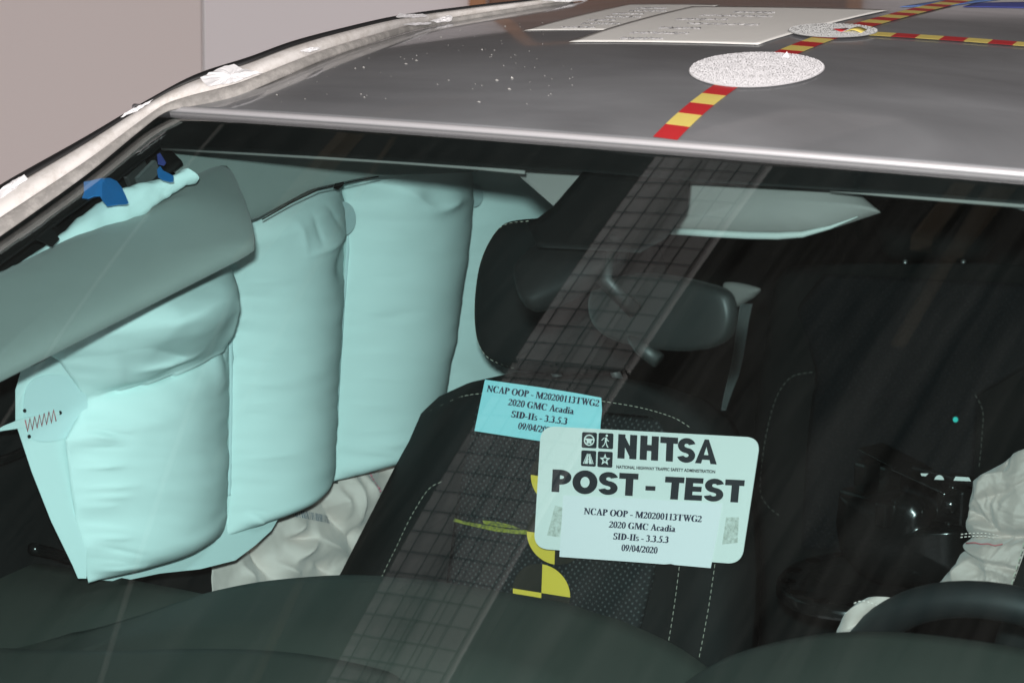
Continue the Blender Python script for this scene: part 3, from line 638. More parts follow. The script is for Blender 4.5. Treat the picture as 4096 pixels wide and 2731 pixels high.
def tension(pl, n, sgn, seed, am=0.0022, skip=0.1):
    rr = random.Random(seed); out = []
    for k in range(n):
        q = poly_at(pl, skip+(0.97-skip)*(k+rr.random())/n); l = rr.uniform(50, 150)*sgn
        out.append((q[0]+8*sgn, q[1], q[0]+l, q[1]+rr.uniform(-0.3, 0.25)*abs(l), rr.uniform(9, 17), am*rr.uniform(0.5, 1.3)*rr.choice((1, 1, -1))))
    return out
def chamber(R, seed, fold=False, puck=0.0025, endp=0.06, dents=(), lines=()):
    def f(s, t, u, v):
        d = R*max(0, 4*s*(1-s))**0.9
        d *= (1-0.8*max(0, 1-t/0.10)**2)*(1-max(0, 1-(1-t)/endp)**2.0)**0.5
        edge = math.exp(-s/0.10)+math.exp(-(1-s)/0.12)
        d += puck*min(1, 4*min(s, 1-s)/0.12)*edge*nz(v*0.008+seed, s*3, seed)*1.6
        d += min(1, 6*min(s, 1-s))*(0.0030*nz(u*0.003+seed, v*0.007, seed)+0.0009*nz(u*0.010, v*0.022, seed+5))
        d += creases(u, v, lines)*min(1, 8*min(s, 1-s))
        for (du, dv_, su, sv, am) in dents: d += am*math.exp(-((u-du)/su)**2-((v-dv_-(u-du)*-0.3)/sv)**2)
        d += 0.0050*min(1, s/0.03)*math.exp(-s/0.13)*nz(v*0.020+seed, u*0.002, seed)+0.0035*min(1, (1-s)/0.03)*math.exp(-(1-s)/0.10)*nz(v*0.024, u*0.002, seed+3)
        wr = 0.6*math.sin((v+0.35*u)*0.045+3*nz(u*0.005, v*0.005, seed))
        d += 0.0012*wr*math.exp(-(1-t)/0.12)
        if fold:
            dv = v-interp(FOLD, u)
            k = sstep(230, 420, u)
            k *= max(0.0, math.sin(math.pi*s))**0.7
            if dv < 0: d += k*(0.058*sstep(0, 330, -dv)) - 0.010*k*math.exp(-(dv/45)**2)
            else: d -= k*(0.022*math.exp(-(dv/85)))
            d += 0.006*math.exp(-((u-780)/45)**2-((v-1400)/120)**2)
            d += 0.008*math.exp(-((u-330-(v-1420)*0.5)/34)**2)*sstep(1560, 1480, v)
            d -= 0.006*math.exp(-((v-(1545-(u-420)*0.42))/20)**2)*sstep(300, 420, u)*sstep(700, 540, u)
        return d
    return f
loft('airbag_chamber', S0, SA, 150, 90, abp, AN, chamber(0.056, 3, True, 0.0025, 0.10, lines=tension(S0, 13, 1, 5, 0.0042, 0.42)+tension(SA, 8, -1, 6, 0.0016)+[(500, 1480, 640, 1420, 26, -0.010), (430, 1460, 600, 1400, 22, 0.010), (700, 1180, 790, 1360, 30, 0.010), (800, 1300, 860, 1440, 26, -0.010), (420, 1360, 560, 1400, 24, -0.008)]), M['airbag'], cab, 0.0012, label='foremost airbag chamber with a deep fold')
loft('airbag_chamber', [(q[0]+6, q[1]) for q in SA], SB, 140, 70, abp, AN, chamber(0.052, 11, lines=tension(SA, 14, 1, 7)+tension(SB, 8, -1, 8, 0.0014)+[(1095, 1005, 1285, 935, 34, 0.012), (1065, 880, 1085, 990, 16, 0.003), (1125, 850, 1140, 960, 14, -0.003), (1200, 820, 1260, 900, 18, -0.003), (930, 2030, 1000, 2120, 16, 0.008), (960, 2090, 1050, 2080, 14, -0.007)], dents=[(1290, 1040, 70, 80, -0.012), (1180, 980, 120, 30, -0.004)]), M['airbag'], cab, 0.0012, label='second airbag chamber')
loft('airbag_chamber', [(q[0]+6, q[1]) for q in SB], SC, 140, 70, abp, AN, chamber(0.066, 23, lines=tension(SB, 14, 1, 9)+tension(SC, 8, -1, 10, 0.0014)+[(1470, 740, 1560, 820, 26, 0.007), (1590, 820, 1660, 770, 20, 0.006), (1400, 1880, 1500, 1860, 16, -0.006), (1580, 1800, 1650, 1770, 16, 0.005)], dents=[(1500, 760, 40, 60, 0.005), (1620, 800, 90, 30, 0.006), (1460, 1250, 60, 20, -0.003), (1440, 1750, 60, 22, 0.004), (1500, 1840, 70, 18, -0.005)]), M['airbag'], cab, 0.0012, label='widest airbag chamber beside the headrest')
loft('airbag_chamber', [(q[0]+4, q[1]) for q in SC], SD, 100, 50, abp, AN, chamber(0.040, 31, lines=tension(SC, 10, 1, 12)), M['airbag'], cab, 0.0012, label='rear airbag chamber half hidden by the headrest')
web = loft('bonded_web', [(300, 1500), (345, 1700), (330, 2000), (360, 2290)], [(2380, 800), (2320, 1200), (2150, 1540), (1330, 1900)], 8, 8, abp, AN, lambda s, t, u, v: -0.001, M['seam'], cab, 0.001)
bpy.data.objects.remove(web)
for sm_, w_ in ((SA, 40), (SB, 40), (SC, 30)):
    V = []
    for q in smooth_poly(sm_, 40): V += [abp(q[0]-w_, q[1])-AN*0.001, abp(q[0]+w_, q[1])-AN*0.001]
    solid(obj('bonded_web', V, grid_faces(40, 2), M['airbag'], cab), 0.0008, 0)
# bonded seams with teardrop ends
def seam(pts, wd, cu, cv, r, dx=0.0035):
    V = []; P = smooth_poly(pts, 50)
    for q in P: V += [abp(q[0]-wd, q[1])+AN*dx, abp(q[0]+wd, q[1])+AN*dx]
    o = obj('bonded_seam', V, grid_faces(50, 2), M['seam'], cab); solid(o, 0.0006, 0)
    V = [abp(cu-45+r*0.95*math.cos(a), cv+r*1.25*math.sin(a))+AN*(dx+0.0185) for a in np.linspace(0, 2*math.pi, 40)[:-1]]
    solid(obj('seam_end', V, [tuple(range(39))], M['seam'], cab, smooth=False), 0.0006, 0)
seam([(890, 1130), (912, 1250), (920, 1500), (918, 1750), (912, 1980)], 11, 868, 1120, 56)
seam([(1390, 900), (1384, 1050), (1366, 1250), (1350, 1450), (1340, 1650)], 9, 1358, 868, 54)
seam([(1893, 800), (1880, 900), (1862, 1030)], 12, 1885, 775, 38)
# flat selvage: sail panel at the left and hem along the bottom
sailp = lambda u, v: at(u, v, P=abp(330, 1900)+AN*0.003, n=(0.93, -0.36, 0.05))
sel = [(245, 1405), (150, 1455), (85, 1480), (62, 1560), (62, 1690), (128, 1890), (205, 2085), (290, 2260), (312, 2312), (345, 2312), (345, 2150), (310, 1930), (285, 1780), (330, 1680), (345, 1600), (300, 1500), (270, 1430)]
flat('sail_panel', sel, lambda u, v: sailp(u, v), M['selv'], cab, 0.001, label='flat triangular sail panel of the airbag')
hem = [(352, 2315), (430, 2260), (880, 2100), (940, 2060), (1100, 1990), (1180, 1985), (1150, 2030), (1120, 2060), (1085, 2120), (1020, 2180), (940, 2240), (800, 2275), (640, 2292), (480, 2325)]
flat('bottom_hem', hem, lambda u, v: at(u, v, P=abp(760, 2200)-AN*0.004, n=(0.97, -0.12, 0.22)), M['selv'], cab, 0.001, label='flat hem along the lower edge of the airbag')
patch = [tuple(q) for q in smooth_poly([(95, 1560), (130, 1515), (190, 1498), (255, 1503), (315, 1540), (342, 1600), (334, 1670), (300, 1725), (250, 1752), (175, 1764), (115, 1745), (88, 1660)], 44, True)]
flat('reinforcement_patch', patch, lambda u, v: sailp(u, v)+AN*0.0025, M['seam'], cab, 0.0008)
V = []; zz = []
for k in range(14): zz.append((78+k*9.5, 1700-k*3.4+(24 if k % 2 else -24)))
tube('zigzag_stitching', [sailp(u, v)+AN*0.008 for u, v in zz], 0.0008, M['redthread'], cab, 5)
for q in [(86, 1640), (104, 1743), (228, 1648)]:
    pillow('stitch_hole', [(q[0]+7*math.cos(a), q[1]+8*math.sin(a)) for a in np.linspace(0, 6.283, 9)[:-1]], lambda u, v: sailp(u, v)+AN*0.0045, AN, 0.0006, 0.0006, M['black'], cab, n=12, rings=3)
flat('tether', [(-40, 1725), (0, 1700), (70, 1672), (220, 1640), (224, 1652), (90, 1706), (20, 1716)], lambda u, v: sailp(u, v)+AN*0.005, M['selv'], cab, 0.001, label='thin strap stitched to the sail panel')
flat('fabric_tab', [(398, 1294), (465, 1262), (472, 1290), (440, 1305), (408, 1316)], lambda u, v: at(u, v, x=-0.612), M['pencil'], cab, 0.001)
flat('fabric_tab', [(1345, 720), (1380, 705), (1372, 742), (1352, 760), (1335, 755)], lambda u, v: at(u, v, x=-0.60), M['black'], cab, 0.001)
# upper roll of the bag along the pillar
P = smooth_poly([(-220, 1330), (-60, 1210), (60, 1115), (220, 1000), (380, 895), (540, 805), (660, 748), (760, 705)], 60); V = []
nk = 22
for i, q in enumerate(P):
    c = behind(q[0], q[1], 0.095); nx = P[min(i+1, 59)]-P[max(i-1, 0)]
    nrm = np.array([0.35, -0.3, 0.85])
    for j in range(nk):
        a = 2*math.pi*j/nk; rr = 0.0185*(1+0.24*nz(i*0.28, math.cos(a)*1.3, math.sin(a)*1.3)+0.12*nz(i*0.7, a))*(0.75+0.25*math.sin(i*0.2))
        V.append(c+np.array([0, -0.5, 0.87])*math.sin(a)*rr+np.array([1, 0, 0])*math.cos(a)*rr)
obj('airbag_roll', V, grid_faces(60, nk, True), M['airbag'], cab, label='rumpled upper roll of the airbag along the pillar')
# dark inner pillar with clips
loft('inner_pillar', [(640, 560), (380, 720), (100, 930), (-200, 1130)], [(730, 650), (560, 760), (290, 935), (-60, 1190)], 30, 8, lambda u, v: behind(u, v, 0.11), (1, 0, 0), lambda s, t, u, v: 0.004*math.sin(9*t), M['black'], car, 0.004, label='bare black inner pillar')
for k, (u, v) in enumerate([(245, 855), (300, 815), (545, 695), (590, 700)]):
    c = behind(u, v, 0.085); box('bracket', c, (0.003, 0, 0), np.array([0, 0.016, 0.008]), np.array([0, -0.004, 0.007]), M['steel'] if k % 2 == 0 else M['belt'], car, 0.001)

# ------------------------------------------------------------------ deflated cloth airbags
FS = [(1200, 2078, 1150, 2140, 34, 0.016), (1252, 2150, 1165, 2235, 40, 0.020), (1252, 2150, 1140, 2154, 30, -0.014), (1252, 2150, 1370, 2215, 42, 0.018), (1016, 2180, 1075, 2300, 46, -0.022),
      (1397, 1920, 1412, 2100, 40, 0.024), (1412, 2100, 1402, 2190, 30, -0.014), (1292, 2005, 1372, 2125, 36, -0.018), (1443, 1905, 1492, 2020, 30, 0.016), (1340, 1960, 1372, 2080, 36, 0.016), (1100, 2250, 1180, 2300, 40, 0.014), (1260, 2240, 1330, 2300, 44, -0.014), (1520, 1900, 1580, 1870, 26, -0.012), (960, 2260, 1010, 2330, 40, 0.012)]
FC = [(3890, 2040, 3995, 1945, 30, 0.014), (3897, 2036, 4040, 2130, 34, -0.026), (3950, 1995, 4090, 1962, 30, -0.014), (3920, 1905, 4065, 1885, 26, 0.014), (4060, 1835, 4050, 1905, 24, -0.012), (3880, 2180, 4035, 2262, 30, 0.022), (3860, 2205, 3990, 2290, 34, -0.012), (3900, 2090, 3990, 2120, 24, 0.012), (3830, 2300, 3900, 2240, 30, 0.012), (3980, 1900, 3940, 1990, 30, 0.010)]
FW = [(3380, 2480, 3470, 2420, 18, 0.010), (3420, 2520, 3520, 2440, 16, -0.012), (3470, 2540, 3560, 2470, 18, 0.010)]
FS = [(a, b, c_, d_, w_*0.75, am*1.25) for a, b, c_, d_, w_, am in FS]
def crumple(u, v, seed, a=0.012, f=0.0035):
    x, y = u*f+seed*3.1, v*f*0.9
    wx, wy = x+0.7*nz(x*0.7, y*0.7, seed), y+0.7*nz(x*0.7, y*0.7, seed+9)
    r = 0
    for k, (s, w_) in enumerate([(1, 1), (2.3, 0.55), (5.0, 0.2)]):
        ca, sa = math.cos(k*0.9+seed), math.sin(k*0.9+seed)
        px, py = (wx*ca+wy*sa)*s, (-wx*sa+wy*ca)*s*0.45
        n = abs(nz(px, py, seed+k)); r += w_*(1-2.4*n)
    return a*r
sab = empty('side_airbag', car)
c1_, c2_ = at(900, 2200, x=-0.735), at(1620, 1950, x=-0.655); cn = np.array([c2_[1]-c1_[1], -(c2_[0]-c1_[0]), 0.0]); cn /= np.linalg.norm(cn); cn[2] = 0.15
cpl = lambda u, v: at(u, v, P=c1_, n=cn)
CL = [(1300, 1780), (1150, 1950), (1000, 2030), (842, 2225), (838, 2300), (846, 2440)]; CRR = [(1760, 1740), (1750, 1860), (1700, 2000), (1620, 2120), (1540, 2260), (1500, 2460)]
cd = lambda s, t, u, v: (crumple(u, v, 4.3, 0.0035, 0.006)+creases(u, v, FS))
loft('side_airbag_cloth', CL, CRR, 110, 110, cpl, cn, cd, M['silk'], sab, 0.0008, label='crumpled silver-grey side airbag hanging beside the seat')
V = []; F = []; x = 0.0; rr = random.Random(3)
while x < 1:
    wd = rr.choice([0.012, 0.018, 0.03]); a0 = np.array([1162, 2033])+np.array([158, 30])*x; b0 = a0+np.array([158, 30])*wd; dn = np.array([-4, 30])
    k = len(V)
    for q in (a0, b0, b0+dn, a0+dn): V.append(cpl(*q)+cn*((crumple(q[0], q[1], 4.3, 0.0035, 0.006)+creases(q[0], q[1], FS))+0.0022))
    F.append((k, k+1, k+2, k+3)); x += wd+rr.choice([0.012, 0.02, 0.03])
M['faintink'] = mat('faded_print', (0.22, 0.24, 0.28), 0.7)
obj('barcode', V, F, M['faintink'], sab, smooth=False)
dashes('pink_stitching', [(1460, 1880), (1470, 1915), (1468, 1945), (1480, 1968)], lambda u, v: cpl(u, v)+cn*((crumple(u, v, 4.3, 0.0035, 0.006)+creases(u, v, FS))+0.002), cn, 0.004, 0.0015, 0.0012, M['pink'], sab)
dashes('pink_stitching', [(1545, 1835), (1570, 1848), (1598, 1862)], lambda u, v: cpl(u, v)+cn*((crumple(u, v, 4.3, 0.0035, 0.006)+creases(u, v, FS))+0.002), cn, 0.004, 0.001, 0.0012, M['pink'], sab)
dashes('pink_stitching', [(1560, 1828), (1582, 1840), (1606, 1856)], lambda u, v: cpl(u, v)+cn*((crumple(u, v, 4.3, 0.0035, 0.006)+creases(u, v, FS))+0.002), cn, 0.004, 0.001, 0.0012, M['pink'], sab)

cca = empty('centre_airbag', car)
c2 = lambda u, v: at(u, v, P=(0.2, 0.44, -0.48), n=(-0.1, -0.95, 0.2)); c2n = np.array([-0.1, -0.95, 0.2])
def cdisp(s, t, u, v):
    d = 0.03*max(0, math.sin(math.pi*min(1, s*1.0)))**0.6+crumple(u, v, 9.1, 0.0045, 0.009)+creases(u, v, FC)
    d -= 0.022*math.exp(-((v-(2150-(u-3880)*0.02))/22)**2)
    d -= 0.012*math.exp(-((v-(2205+(u-3880)*0.35))/14)**2)
    return d
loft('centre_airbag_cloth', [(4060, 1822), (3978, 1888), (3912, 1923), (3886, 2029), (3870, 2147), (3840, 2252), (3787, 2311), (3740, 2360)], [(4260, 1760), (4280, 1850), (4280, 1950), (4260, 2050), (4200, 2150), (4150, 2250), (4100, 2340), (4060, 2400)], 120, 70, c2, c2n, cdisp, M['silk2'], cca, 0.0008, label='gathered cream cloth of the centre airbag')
dashes('gather_stitching', [(3890, 2134), (3930, 2130), (3990, 2130), (4040, 2140)], lambda u, v: c2(u, v)+c2n*0.03, c2n, 0.003, 0.0018, 0.0006, M['silk'], cca)
dashes('gather_stitching', [(3888, 2146), (3930, 2142), (3990, 2142), (4036, 2152)], lambda u, v: c2(u, v)+c2n*0.03, c2n, 0.003, 0.0018, 0.0006, M['silk'], cca)
tube('loose_thread', [c2(u, v)+c2n*0.04 for u, v in [(3925, 2168), (3960, 2166), (3985, 2172), (4010, 2170), (4040, 2178), (4070, 2172)]], 0.0007, M['redthread'], cca, 5)
swb = empty('steering_wheel_airbag', car)
c3 = lambda u, v: at(u, v, P=(0.24, 0.16, -0.44), n=(0, -0.9, 0.4)); c3n = np.array([0, -0.9, 0.4])
loft('wheel_airbag_cloth', [(3470, 2398), (3430, 2418), (3387, 2459), (3352, 2515), (3330, 2580)], [(3600, 2395), (3600, 2430), (3600, 2480), (3590, 2530), (3560, 2600)], 60, 50, c3, c3n,
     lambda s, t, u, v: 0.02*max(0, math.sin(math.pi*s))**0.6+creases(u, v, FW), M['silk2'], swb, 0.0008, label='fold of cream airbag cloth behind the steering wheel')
dashes('gather_stitching', [(3445, 2425), (3480, 2415), (3520, 2425), (3550, 2440)], lambda u, v: c3(u, v)+c3n*0.022, c3n, 0.003, 0.0018, 0.0006, M['silk'], swb)

# ------------------------------------------------------------------ lettering
def ell(cx, cy, rx, ry, n=28): return [(cx+rx*math.cos(a), cy+ry*math.sin(a)) for a in np.linspace(0, 2*math.pi, n+1)[:-1]]
def band(cx, cy, ro, ri, a0, a1, n=18, ci=None):
    """curved stroke between two ellipses as quads"""
    ci = ci or (cx, cy); Q = []
    A = [math.radians(a0+(a1-a0)*k/n) for k in range(n+1)]
    for k in range(n):
        p = [(cx+ro[0]*math.cos(a), cy+ro[1]*math.sin(a)) for a in A[k:k+2]]
        q = [(ci[0]+ri[0]*math.cos(a), ci[1]+ri[1]*math.sin(a)) for a in A[k:k+2]]
        Q.append([p[0], p[1], q[1], q[0]])
    return Q
def rc(x0, y0, x1, y1): return [(x0, y0), (x1, y0), (x1, y1), (x0, y1)]
def ring(cx, cy, rx, ry, tx, ty): return band(cx, cy, (rx, ry), (rx-tx, ry-ty), 0, 360, 26)
sf = 0.045
SER = {  # bold serif letters, cap height 1: (advance, strokes)
 'N': (0.80, [rc(.12, 0, .18, 1), rc(.03, 0, .27, sf), [(.02, 1), (.25, 1), (.70, 0), (.62, 0)], rc(.62, 0, .68, 1), rc(.53, 1-sf, .78, 1)]),
 'C': (0.74, band(.38, .5, (.35, .52), (.21, .47), 48, 312, ci=(.42, .5))+[rc(.61, .66, .655, 1.0), rc(.61, .02, .66, .2)]),
 'A': (0.76, [[(.10, 0), (.16, 0), (.42, .98), (.36, 1.0)], [(.34, 1.02), (.42, 1.02), (.72, 0), (.52, 0)], rc(.2, .30, .56, .36), rc(.01, 0, .25, sf), rc(.44, 0, .77, sf)]),
 'P': (0.65, [rc(.10, 0, .27, 1), rc(.02, 0, .36, sf), rc(.02, 1-sf, .30, 1)]+band(.27, .74, (.33, .26), (.16, .21), -90, 90)),
 'O': (0.80, band(.40, .5, (.37, .52), (.20, .47), 0, 360, 26)),
 'M': (1.0, [rc(.11, 0, .16, 1), rc(.02, 0, .26, sf), rc(.02, 1-sf, .30, 1), [(.13, 1), (.32, 1), (.56, .12), (.48, 0)], [(.46, 0), (.53, 0), (.80, 1), (.74, 1)], rc(.73, 0, .90, 1), rc(.64, 0, .99, sf), rc(.74, 1-sf, .99, 1)]),
 '2': (0.52, band(.23, .72, (.23, .28), (.09, .22), 170, -40, 18, ci=(.21, .74))+[[(.40, .55), (.24, .45), (.02, .06), (.12, .09)], rc(.02, 0, .44, .15), [(.44, 0), (.49, .26), (.45, .26), (.38, .1)]]),
 '0': (0.52, band(.26, .5, (.23, .52), (.10, .47), 0, 360, 24)),
 '1': (0.52, [rc(.20, 0, .34, 1), rc(.10, 0, .44, sf), [(.06, .85), (.2, .9), (.34, 1.02), (.2, .82)]]),
 '3': (0.52, band(.22, .76, (.20, .26), (.07, .21), 160, -85, 14)+band(.20, .29, (.25, .31), (.10, .25), 90, -150, 16)),
 'T': (0.70, [rc(.27, 0, .44, 1), rc(.17, 0, .54, sf), rc(.03, 1-sf, .68, 1), rc(.03, .74, .07, 1), rc(.64, .74, .68, 1)]),
 'W': (1.04, [[(.08, 1), (.27, 1), (.44, 0), (.36, 0)], [(.36, 0), (.42, 0), (.58, .86), (.52, .86)], [(.44, 1), (.63, 1), (.80, 0), (.72, 0)], [(.72, 0), (.78, 0), (.97, 1), (.91, 1)], rc(.01, 1-sf, .33, 1), rc(.37, 1-sf, .68, 1), rc(.82, 1-sf, 1.04, 1)]),
 'G': (0.80, band(.40, .5, (.37, .52), (.21, .47), 50, 330, ci=(.43, .5))+[rc(.57, .03, .72, .42), rc(.48, .40, .80, .44), rc(.63, .68, .67, 1.0)]),
 'c': (0.46, band(.24, .33, (.22, .35), (.11, .30), 45, 318, ci=(.27, .33))+[ell(.36, .52, .06, .07, 10)]),
 'a': (0.52, band(.20, .46, (.20, .22), (.09, .17), 150, 0, 12, ci=(.19, .47))+[rc(.27, .06, .41, .48), rc(.36, .0, .51, .08)]+band(.19, .18, (.17, .19), (.06, .12), 40, 330, 14)),
 'd': (0.57, [rc(.37, 0, .51, 1.0), rc(.30, .96, .5, 1.0), rc(.42, 0, .57, sf)]+band(.25, .33, (.22, .35), (.09, .29), 0, 360, 18)),
 'i': (0.29, [rc(.09, 0, .22, .66), rc(.01, 0, .30, sf), rc(.02, .62, .2, .66), ell(.15, .88, .085, .09, 12)]),
 'S': (0.57, band(.28, .75, (.23, .27), (.09, .21), 25, 250, 14)+band(.29, .26, (.25, .28), (.10, .22), 85, -155, 14)+[[(.13, .60), (.22, .50), (.44, .40), (.34, .54)], rc(.46, .70, .50, 1.0), rc(.05, 0, .09, .3)]),
 'D': (0.74, [rc(.11, 0, .28, 1), rc(.02, 0, .34, sf), rc(.02, 1-sf, .34, 1)]+band(.28, .5, (.42, .5), (.24, .45), -90, 90)),
 'I': (0.40, [rc(.12, 0, .29, 1), rc(.02, 0, .39, sf), rc(.02, 1-sf, .39, 1)]),
 's': (0.41, band(.20, .50, (.16, .18), (.06, .13), 25, 250, 10)+band(.20, .18, (.18, .19), (.07, .13), 85, -155, 10)+[[(.09, .40), (.16, .33), (.32, .27), (.24, .36)]]),
 '.': (0.26, [ell(.13, .07, .085, .085, 12)]), '-': (0.36, [rc(.04, .26, .31, .38)]), '/': (0.30, [[(0, -.02), (.07, -.02), (.30, 1.02), (.23, 1.02)]]),
 '5': (0.52, band(.20, .31, (.26, .33), (.11, .25), 110, -150, 16)+[[(.10, .52), (.19, .56), (.27, 1), (.17, 1)], rc(.17, .85, .46, 1)]),
 '9': (0.52, band(.26, .68, (.23, .34), (.10, .29), 0, 360, 20)+[[(.49, .68), (.36, .60), (.10, -.01), (.30, .1)]]),
 '4': (0.52, [rc(.28, 0, .42, 1.02), rc(.02, .22, .50, .36), [(.02, .30), (.09, .30), (.34, 1.02), (.29, 1.02)]]), ' ': (0.26, []),
}
b_ = 0.29
SANS = {  # heavy sans letters
 'N': (0.92, [rc(.05, 0, .05+b_, 1), rc(.82-b_, 0, .82, 1), [(.05, 1), (.28, 1), (.82, 0), (.59, 0)]]),
 'H': (0.88, [rc(.05, 0, .05+b_, 1), rc(.80-b_, 0, .80, 1), rc(.05, .38, .80, .63)]),
 'T': (0.72, [rc(.25, 0, .25+b_, 1), rc(.0, .74, .72, 1)]),
 'S': (0.76, band(.38, .70, (.36, .31), (.09, .075), 15, 270, 20)+band(.37, .30, (.37, .31), (.10, .075), 90, -165, 20)),
 'A': (0.88, [[(0, 0), (.25, 0), (.53, 1), (.36, 1)], [(.36, 1), (.53, 1), (.89, 0), (.63, 0)], rc(.18, .16, .70, .36)]),
 'P': (0.78, [rc(.04, 0, .04+b_, 1)]+band(.36, .67, (.40, .33), (.12, .08), -90, 90)+[rc(.2, .75, .37, 1), rc(.2, .34, .37, .59)]),
 'O': (0.98, band(.49, .5, (.47, .53), (.17, .24), 0, 360, 34)),
 'E': (0.74, [rc(.04, 0, .04+b_, 1), rc(.04, .76, .70, 1), rc(.04, .39, .66, .62), rc(.04, 0, .70, .24)]),
 '-': (0.5, [rc(.05, .33, .45, .53)]),
}
def write(text, font, p0, p1, up, place, n, m, name, parent, off=0.0007, track=0.0):
    """text between two baseline points, laid as printed shapes on a surface"""
    p0, p1, up = [np.array(q, float) for q in (p0, p1, up)]
    tot = sum(font[c][0]+track for c in text)-track; V = []; F = []; x = 0.0; k = 0
    n = np.array(n, float); n /= np.linalg.norm(n)
    for ch in text:
        adv, shp = font[ch]
        for g, dx_ in [(g, dx_) for dx_ in ((-0.03, 0.03) if font is SER else (0,)) for g in shp]:
            b = len(V); k += 1
            for (a, c) in g:
                q = p0+(p1-p0)*((x+a+dx_)/tot)+up*c
                V.append(place(q[0], q[1])+n*(off+0.000006*(k % 90)))
            F.append(tuple(range(b, b+len(g))))
        x += adv+track
    return obj(name, V, F, m, parent, smooth=False)
def marks(polys, o, ax, ay, place, n, m, name, parent, off):
    V = []; F = []; o, ax, ay = [np.array(q, float) for q in (o, ax, ay)]; n = np.array(n, float); n /= np.linalg.norm(n)
    for k, g in enumerate(polys):
        b = len(V)
        for (a, c) in g: V.append(place(*(o+ax*a+ay*c))+n*(off+0.000012*k))
        F.append(tuple(range(b, b+len(g))))
    return obj(name, V, F, m, parent, smooth=False)
def rounded(quad_pts, r, n=7):
    out = []; P = [np.array(q, float) for q in quad_pts]
    for i in range(4):
        a, b, c = P[i-1], P[i], P[(i+1) % 4]
        d1 = (a-b)/np.linalg.norm(a-b); d2 = (c-b)/np.linalg.norm(c-b)
        for k in range(n+1):
            t = k/n; p, q = b+d1*r, b+d2*r
            out.append(tuple((1-t)**2*p+2*t*(1-t)*(b*0.85+(p+q)/2*0.15)+t*t*q))
    return out

# ------------------------------------------------------------------ things on the passenger seat
pl0 = PS0+PSN*0.045; pln = np.array([0.05, -0.95, 0.28]); pln /= np.linalg.norm(pln)
pc = seatp(2560, 1980)+PSN*0.05
pp = lambda u, v: at(u, v, P=pc, n=pln)
plac = empty('test_placard'); tag(plac, 'white rounded placard reading NHTSA POST - TEST leaning on the passenger seat', 'placard')
flat('plate', rounded([(2165, 1703), (3043, 1750), (2966, 2256), (2136, 2192)], 52), pp, M['placard'], plac, 0.0016)
po = 0.0011
write('NHTSA', SANS, (2466, 1832), (2868, 1857), (4, -97), pp, pln, M['ink'], 'lettering', plac, po, -0.02)
write('POST', SANS, (2203, 1966), (2551, 1984), (5, -90), pp, pln, M['ink'], 'lettering', plac, po, 0.01)
write('-', SANS, (2576, 1990), (2626, 1992), (5, -90), pp, pln, M['ink'], 'lettering', plac, po)
write('TEST', SANS, (2655, 1995), (2973, 2010), (8, -90), pp, pln, M['ink'], 'lettering', plac, po, 0.01)
# tagline in the built-in sans face
fc = bpy.data.curves.new('tagline', 'FONT'); fc.body = 'NATIONAL HIGHWAY TRAFFIC SAFETY ADMINISTRATION'; fc.offset = 0.035; fc.resolution_u = 3
fo = bpy.data.objects.new('tagline_source', fc); COL.objects.link(fo)
bpy.context.view_layer.update()
me = fo.evaluated_get(bpy.context.evaluated_depsgraph_get()).to_mesh()
tv = [tuple(q.co) for q in me.vertices]; tf = [tuple(q.vertices) for q in me.polygons]
bpy.data.objects.remove(fo); x1 = max(q[0] for q in tv); h1 = 0.69
T0, T1, TU = np.array([2466, 1872.]), np.array([2862, 1892.]), np.array([0.5, -12.])
tl = obj('tagline', [pp(*(T0+(T1-T0)*(q[0]/x1)+TU*(q[1]/h1)))+pln*po for q in tv], tf, M['ink'], plac, smooth=False)
# four pictogram tiles
for (o, kind) in [((2328, 1790), 'wheel'), ((2394, 1793), 'walk'), ((2325, 1863), 'road'), ((2391, 1867), 'star')]:
    ax, ay = np.array([59.5, 3.2]), np.array([2.2, -63.0]); O = np.array(o, float)
    tile = [tuple(O+ax*a+ay*c) for a, c in [(0, 1), (1, 1), (1, 0), (0, 0)]]
    flat('tile', rounded(tile, 6, 4), lambda u, v: pp(u, v)+pln*po, M['ink'], plac, 0.0002)
    if kind == 'wheel': g = ring(.5, .5, .36, .36, .08, .08)+[rc(.2, .50, .8, .60), [(.32, .5), (.68, .5), (.60, .30), (.40, .30)], rc(.34, .2, .41, .42), rc(.59, .2, .66, .42), rc(.42, .30, .58, .38)]
    elif kind == 'walk': g = [ell(.56, .84, .08, .08, 14), [(.44, .72), (.58, .72), (.56, .40), (.44, .40)], [(.44, .71), (.36, .62), (.24, .50), (.20, .54), (.34, .68)], [(.56, .70), (.64, .56), (.72, .52), (.70, .46), (.58, .52), (.52, .62)], [(.44, .42), (.50, .42), (.42, .22), (.30, .10), (.25, .14), (.38, .26)], [(.50, .42), (.56, .40), (.60, .28), (.70, .10), (.63, .08), (.54, .24)]]
    elif kind == 'road': g = [[(.14, .16), (.20, .16), (.42, .80), (.39, .80)], [(.80, .16), (.86, .16), (.61, .80), (.58, .80)], [(.24, .16), (.46, .16), (.485, .80), (.44, .80)], [(.54, .16), (.76, .16), (.56, .80), (.515, .80)], rc(.45, .66, .55, .70), rc(.45, .42, .55, .46), rc(.45, .28, .55, .31)]
    else:
        so = [(.5+.38*math.cos(math.pi/2+k*math.pi/5)*(1 if k % 2 == 0 else .42), .48+.40*math.sin(math.pi/2+k*math.pi/5)*(1 if k % 2 == 0 else .42)) for k in range(10)]
        si = [(.5+(a-.5)*.45, .48+(c-.48)*.45) for a, c in so]
        g = [[so[k], so[(k+1) % 10], si[(k+1) % 10], si[k]] for k in range(10)]
    marks(g, O, ax, ay, pp, pln, M['placard'], 'pictogram', plac, po+0.0003)
